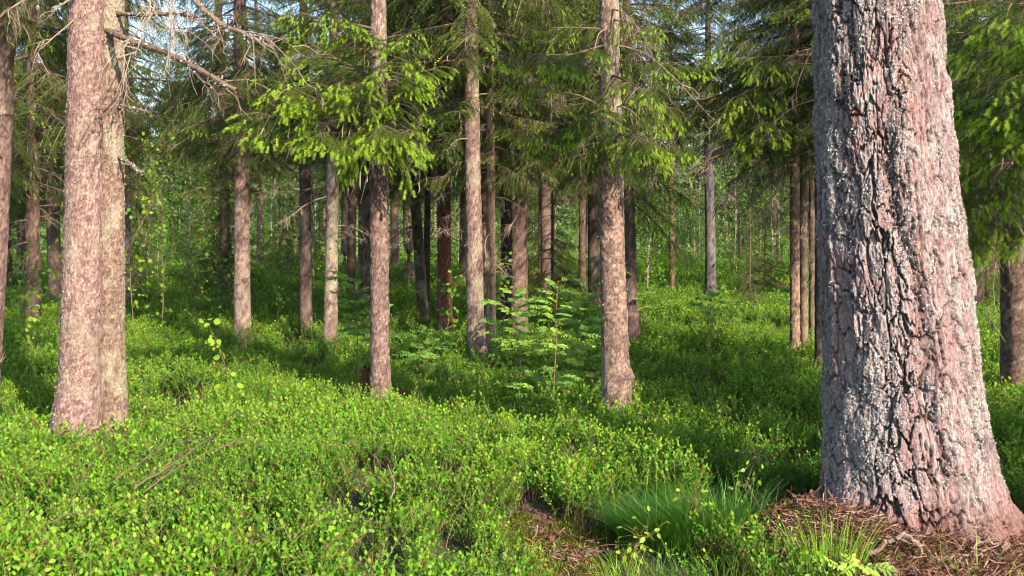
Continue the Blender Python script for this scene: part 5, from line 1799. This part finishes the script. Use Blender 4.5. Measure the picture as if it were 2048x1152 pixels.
RT = 'bare roots and sticks on the soil'
for i, (pts, r, va, lb) in enumerate([
    ([(1003, 1112, .03), (1025, 1122, .03), (1040, 1138, .03), (1075, 1150, .02)], 0.011, 0.95, 'pale lichen covered stick on the left side of the path'),
    ([(1010, 1108, .02), (1055, 1105, .035), (1080, 1100, .035), (1102, 1106, .02)], 0.013, 0.5, 'grey root crossing the mossy part of the path'),
    ([(1115, 1122, .02), (1150, 1112, .035), (1190, 1105, .03), (1206, 1096, .01)], 0.012, 0.35, 'dark root on the right side of the path'),
    ([(1092, 1135, .02), (1140, 1134, .035), (1180, 1128, .03)], 0.010, 0.55, 'short root in the middle of the path'),
    ([(1140, 1075, .02), (1160, 1085, .04), (1178, 1090, .02)], 0.010, 0.45, 'short dark root at the back of the path'),
    ([(1710, 1120, .0), (1770, 1090, .12), (1810, 1068, .20), (1835, 1085, .14), (1850, 1130, .02)], 0.010, 0.7, 'looping pale root under the foot of the pine'),
    ([(1740, 1110, .0), (1772, 1085, .10), (1800, 1075, .14), (1825, 1100, .05)], 0.008, 0.5, 'thin root arching beneath the looping one'),
    ([(1850, 1135, .02), (1880, 1118, .05), (1950, 1112, .05), (2048, 1120, .04)], 0.009, 0.6, 'long thin root running right along the bottom'),
    ([(1955, 1082, .08), (2000, 1094, .08), (2030, 1105, .05)], 0.018, 0.6, 'thick pinkish surface root at the right foot of the pine'),
    ([(1890, 1140, .02), (1925, 1115, .06), (1950, 1095, .10)], 0.007, 0.7, 'slanting stick at the right foot of the pine'),
    ([(1800, 1110, .03), (1808, 1130, .03), (1820, 1150, .02)], 0.007, 0.85, 'short pale stick below the looping root')]):
    twig_thing('exposed_root', lb, 'root', pts, r * 1.35, va, RT, 50 + i, 2, sl=(0.04, 0.14))


def lump(n, size, seed, rough=0.3, sq=(1, 1, 1)):
    """irregular rounded block"""
    import bmesh
    bm = bmesh.new()
    bmesh.ops.create_icosphere(bm, subdivisions=n, radius=1.0)
    V = np.array([v.co[:] for v in bm.verts])
    F_ = np.array([[v.index for v in f.verts] for f in bm.faces])
    bm.free()
    k = 1 + rough * 2 * (fbm(V[:, 0] * 1.3 + seed, V[:, 1] * 1.3, V[:, 2] * 1.3, 4, seed) - 0.5)
    return V * k[:, None] * np.array(size), F_


# rotten stump at the foot of the middle spruce
bs = gp(733, 778)
bs = np.array([xy(732, 10.1)[0], 10.15, 0])
bs[2] = float(terrain(bs[0], bs[1]))
th = np.linspace(0, 2 * PI, 40, endpoint=False)
zz = np.linspace(-0.05, 1, 26)
T_, Z_ = np.meshgrid(th, zz)
top = 0.26 + 0.30 * fbm(np.cos(T_) * 3.5, np.sin(T_) * 3.5, 0, 3, 5)
Rr = 0.066 * (1.45 - 0.75 * Z_) * (0.45 + 1.1 * fbm(np.cos(T_) * 4, np.sin(T_) * 4, Z_ * 4, 4, 6)) * np.where(Z_ > 0.96, 0.2, 1)
V = np.stack([np.cos(T_) * Rr, np.sin(T_) * Rr, Z_ * top], -1).reshape(-1, 3)
i_, j_ = np.arange(25)[:, None] * 40, np.arange(40)[None, :]
f = np.stack([i_ + j_, i_ + (j_ + 1) % 40, i_ + 40 + (j_ + 1) % 40, i_ + 40 + j_], -1).reshape(-1, 4)
st = MB().add(V, f, 0, np.repeat(0.5, len(V)))
v, f = lump(3, (0.11, 0.08, 0.10), 4, 0.5)
o = st.build('tree_stump', [M_DEADWOOD], None, bs, True)
tag(o, 'crumbling red brown stump touching the foot of the rough middle spruce', 'stump')
c = MB().add(v, f, 0, 0.3).build('rotten_wood_chunk', [M_DEADWOOD], None, gz(xy(792, 10.0)[0], 10.0), True)
c.location.z += 0.16
tag(c, 'dark rotten lump of wood right of the rough middle spruce', 'wood chunk')

for i, (px, d, L, r, rz, lb, z) in enumerate([(1552, 26.0, 1.0, 0.085, 0.10, 'dark fallen log in the undergrowth left of the tan pair', 0.38)]):
    x, y = xy(px, d)
    t = np.linspace(-0.5, 0.5, 16)[:, None]
    v, f = tube(np.array([L, 0.05, -0.04]) * t, r * (0.9 + 0.25 * np.sin(np.arange(16) * 1.7) * 0.3), 12)
    mb = MB().add(v, f, 0, 0.2)
    v2, f2 = tube(np.array([[0.1, 0, 0], [0.2, 0.02, 0.14], [0.24, 0.03, 0.22]]), [0.03, 0.02, 0.012], 6)
    mb.add(v2, f2, 0, 0.3)
    o = mb.build('fallen_log', [M_DEADWOOD], None, (x, y, float(terrain(x, y)) + z), True)
    tag(o, lb, 'log')

for (px, py, s, sd, lb) in [(1448, 1128, (0.035, 0.03, 0.028), 3, 'dark grey stone in the grass below the mossy bank'), (1818, 1146, (0.055, 0.04, 0.03), 4, 'pale grey stone at the bottom edge below the pine roots')]:
    v, f = lump(3, s, sd, 0.35)
    o = MB().add(v, f, 0, 0.5).build('stone', [M_STONE], None, G(px, py, 0.02), True)
    tag(o, lb, 'stone')

# mossy hump against the left root and a grey one under the pine's foot
for (x, y, s, sd, mat, lb) in [(1.83, 5.20, (0.10, 0.08, 0.09), 14, M_LUMP, 'lichen grown lump of bark under the red foot of the pine')]:
    v, f = lump(4, s, sd, 0.45)
    o = MB().add(v, f, 0, 0.35).build('bark_lump', [mat], None, gz(x, y), True)
    tag(o, lb, 'bark lump')


# ------------------------------------------------------------------ litter and moss round the pine and on the path
def litter_clump(seed):
    g = np.random.default_rng(seed)
    mb = MB()
    for _ in range(26):
        p = g.uniform(-0.09, 0.09, 3) * [1, 1, 0.12] + [0, 0, 0.012]
        a = g.uniform(0, 2 * PI)
        l = g.uniform(0.02, 0.07)
        d = np.array([math.cos(a), math.sin(a), g.normal(0, 0.25)]) * l
        v, f = tube(np.stack([p, p + d * 0.5 + g.normal(0, 0.004, 3), p + d]), g.uniform(0.0008, 0.0022), 3)
        mb.add(v, f, 0, g.random())
    m = 9
    c = g.uniform(-0.09, 0.09, (m, 3)) * [1, 1, 0.1] + [0, 0, 0.012]
    s = scale_mesh(c, unit(g.normal(0, 0.4, (m, 3)) + [0, 0, 1]), (0.005, 0.011), g, 0.4, 0.4)
    mb.merge(s)
    return mb.mesh('litter_clump', [M_LITTER])


def moss_clump(seed):
    g = np.random.default_rng(seed)
    n = 260
    a = g.uniform(0, 2 * PI, n)
    r = 0.06 * np.sqrt(g.random(n))
    pos = np.stack([np.cos(a) * r, np.sin(a) * r, 0.030 * (1 - (r / 0.065) ** 2)], 1)
    d = g.normal(0, 0.6, (n, 3)) + [0, 0, 0.8]
    fr = frames(d)
    q = np.array([[0, 0.25, 0], [0, -0.25, 0], [1, 0, 0]])
    v = np.einsum('nij,nkj->nki', fr * g.uniform(0.008, 0.016, n)[:, None, None], np.broadcast_to(q, (n, 3, 3))) + pos[:, None]
    mb = MB().add(v.reshape(-1, 3), np.arange(3 * n).reshape(-1, 3), 0, np.repeat(g.random(n), 3))
    t = np.linspace(0, 2 * PI, 12, endpoint=False)
    dome = np.concatenate([[[0, 0, 0.026]], np.stack([np.cos(t) * 0.035, np.sin(t) * 0.035, 0 * t + 0.018], 1), np.stack([np.cos(t) * 0.06, np.sin(t) * 0.06, 0 * t - 0.006], 1)])
    f = [[0, 1 + k, 1 + (k + 1) % 12] for k in range(12)]
    f2 = [[1 + k, 13 + k, 13 + (k + 1) % 12, 1 + (k + 1) % 12] for k in range(12)]
    mb.add(dome, np.array(f), 0, 0.2)
    mb.f.append(np.array(f2) + mb.n - len(dome))
    mb.m.append(np.zeros(12, np.int32))
    return mb.mesh('moss_clump', [M_MOSS])


LIT = [litter_clump(940 + k) for k in range(6)]
MOS = [moss_clump(950 + k) for k in range(5)]
gl = np.random.default_rng(77)
n = 5200
lx = np.concatenate([gl.uniform(0.9, 3.1, n), gl.uniform(-0.15, 0.7, 800)])
ly = np.concatenate([gl.uniform(4.2, 6.2, n), gl.uniform(3.6, 6.25, 800)])
k = np.concatenate([np.hypot((lx[:n] - 2.15) / 0.80, (ly[:n] - 5.25) / 0.55) < 1.0 + 0.25 * (fbm(lx[:n] * 4, ly[:n] * 4, 0, 2, 6) - 0.5), (np.abs(lx[n:] - path_cx(ly[n:])) < path_half(ly[n:])) & (fbm(lx[n:] * 4, ly[n:] * 4, 0, 2, 8) > 0.45)])
lx, ly = lx[k], ly[k]
lz = terrain(lx, ly) + 0.008
ca = gl.uniform(-2.5, -0.6, 300)
cr = gl.uniform(0.40, 0.54, 300)
cx_, cy_ = PINE_X - 0.08 + np.cos(ca) * cr, PINE_Y + np.sin(ca) * cr
lx, ly = np.concatenate([lx, cx_]), np.concatenate([ly, cy_])
lz = np.concatenate([lz, terrain(cx_, cy_) + 0.01 + (0.56 - cr) * gl.uniform(0.0, 0.5, 300)])
n = len(lx)
scatter('needle_litter', 'red brown needles, bark scales and twigs littering the soil round the big pine', 'litter', np.stack([lx, ly, lz], 1),
        np.stack([gl.normal(0, 0.3, n), gl.normal(0, 0.3, n), gl.uniform(0, 6.28, n)], 1), gl.uniform(0.7, 1.5, n), gl.integers(0, 6, n), LIT)
mx_, my_ = [], []
for (cx, cy, sx, sy, m) in [(1.42, 5.55, 0.26, 0.22, 620), (1.58, 5.20, 0.28, 0.15, 380), (1.2, 5.4, 0.2, 0.2, 150), (0.08, 5.75, 0.16, 0.22, 140), (0.28, 5.30, 0.14, 0.12, 110), (0.35, 5.9, 0.12, 0.1, 60), (1.25, 5.15, 0.15, 0.12, 50), (2.6, 5.2, 0.2, 0.1, 50), (0.12, 5.1, 0.08, 0.1, 30)]:
    mx_.append(gl.normal(cx, sx * 0.6, m))
    my_.append(gl.normal(cy, sy * 0.6, m))
mx_, my_ = np.concatenate(mx_), np.concatenate(my_)
n = len(mx_)
scatter('moss_cushions', 'olive green moss cushions on the pine roots and along the path', 'moss', np.stack([mx_, my_, terrain(mx_, my_) + 0.012], 1),
        np.stack([gl.normal(0, 0.15, n), gl.normal(0, 0.15, n), gl.uniform(0, 6.28, n)], 1), gl.uniform(0.6, 1.5, n), gl.integers(0, 5, n), MOS)

# ------------------------------------------------------------------ spruces beside the picture that shade it
for i, (x, y, s) in enumerate([(6.1, 3.2, 1.05), (7.2, 1.3, 1.0)]):
    two_part('spruce_tree', ['spruce outside the right border, the one nearer the grove', 'spruce outside the right border, the one nearer the viewer'][i], 'spruce tree', 'spruces beside the picture', CROWNS[(i + 2) % 4], SPT[i % 2], x, y, s, i * 1.3, [1.6, 2.2][i])

# ------------------------------------------------------------------ the evening air
HZ = 0.00014
bx = MB()
lo, hi = np.array([-360, -350, -8.0]), np.array([360, 350, 40.0])
V = np.array([[(hi if (k >> c) & 1 else lo)[c] for c in range(3)] for k in range(8)])
bx.add(V, [[0, 2, 3, 1], [4, 5, 7, 6], [0, 1, 5, 4], [2, 6, 7, 3], [0, 4, 6, 2], [1, 3, 7, 5]])
m, nt, N, L = new_mat('evening_air')
pv = N.new('ShaderNodeVolumePrincipled')
pv.inputs['Color'].default_value = (0.86, 0.93, 1.0, 1)
pv.inputs['Density'].default_value = HZ
pv.inputs['Anisotropy'].default_value = 0.0
o_ = N.new('ShaderNodeOutputMaterial')
L.new(pv.outputs[0], o_.inputs['Volume'])
hz = bx.build('haze', [m])
tag(hz, 'faint bluish evening haze filling the air of the wood', 'haze', kind='stuff')
# ------------------------------------------------------------------ camera, light, world
SUN_AZ, SUN_EL = math.radians(32), math.radians(27)
cam = bpy.data.cameras.new('camera')
cam.sensor_width = 36
cam.lens = 36 * F_PX / W_PX
cam.clip_end = 1500
cam.dof.use_dof = True
cam.dof.focus_distance = 8.0
cam.dof.aperture_fstop = 9
co = bpy.data.objects.new('camera', cam)
SCN.collection.objects.link(co)
co.location = (0, 0, CAM_Z)
co.rotation_euler = (PI / 2 - PITCH, 0, 0)
SCN.camera = co

sun = bpy.data.lights.new('sun', 'SUN')
sun.energy = 5.0
sun.angle = math.radians(0.6)
sun.color = (1.0, 0.84, 0.70)
so = bpy.data.objects.new('sun', sun)
SCN.collection.objects.link(so)
to_sun = Vector((math.sin(SUN_AZ) * math.cos(SUN_EL), -math.cos(SUN_AZ) * math.cos(SUN_EL), math.sin(SUN_EL)))
so.rotation_euler = to_sun.to_track_quat('Z', 'Y').to_euler()

w = bpy.data.worlds.new('World')
SCN.world = w
w.use_nodes = True
wn, wl = w.node_tree.nodes, w.node_tree.links
wn.clear()
sky = wn.new('ShaderNodeTexSky')
sky.sky_type = 'NISHITA'
sky.sun_disc = False
sky.sun_elevation = SUN_EL
sky.sun_rotation = PI - SUN_AZ
bg = wn.new('ShaderNodeBackground')
bg.inputs['Strength'].default_value = 0.14
wo = wn.new('ShaderNodeOutputWorld')
wl.new(sky.outputs[0], bg.inputs['Color'])
wl.new(bg.outputs[0], wo.inputs['Surface'])

vs = SCN.view_settings
vs.view_transform = 'Standard'
vs.look = 'None'
vs.gamma = 1
vs.exposure = 1.22
cy = SCN.cycles
cy.max_bounces = 6
cy.diffuse_bounces = 3
cy.glossy_bounces = 2
cy.transmission_bounces = 4
cy.sample_clamp_indirect = 6
cy.caustics_reflective = False
cy.caustics_refractive = False
cy.filter_width = 1.0
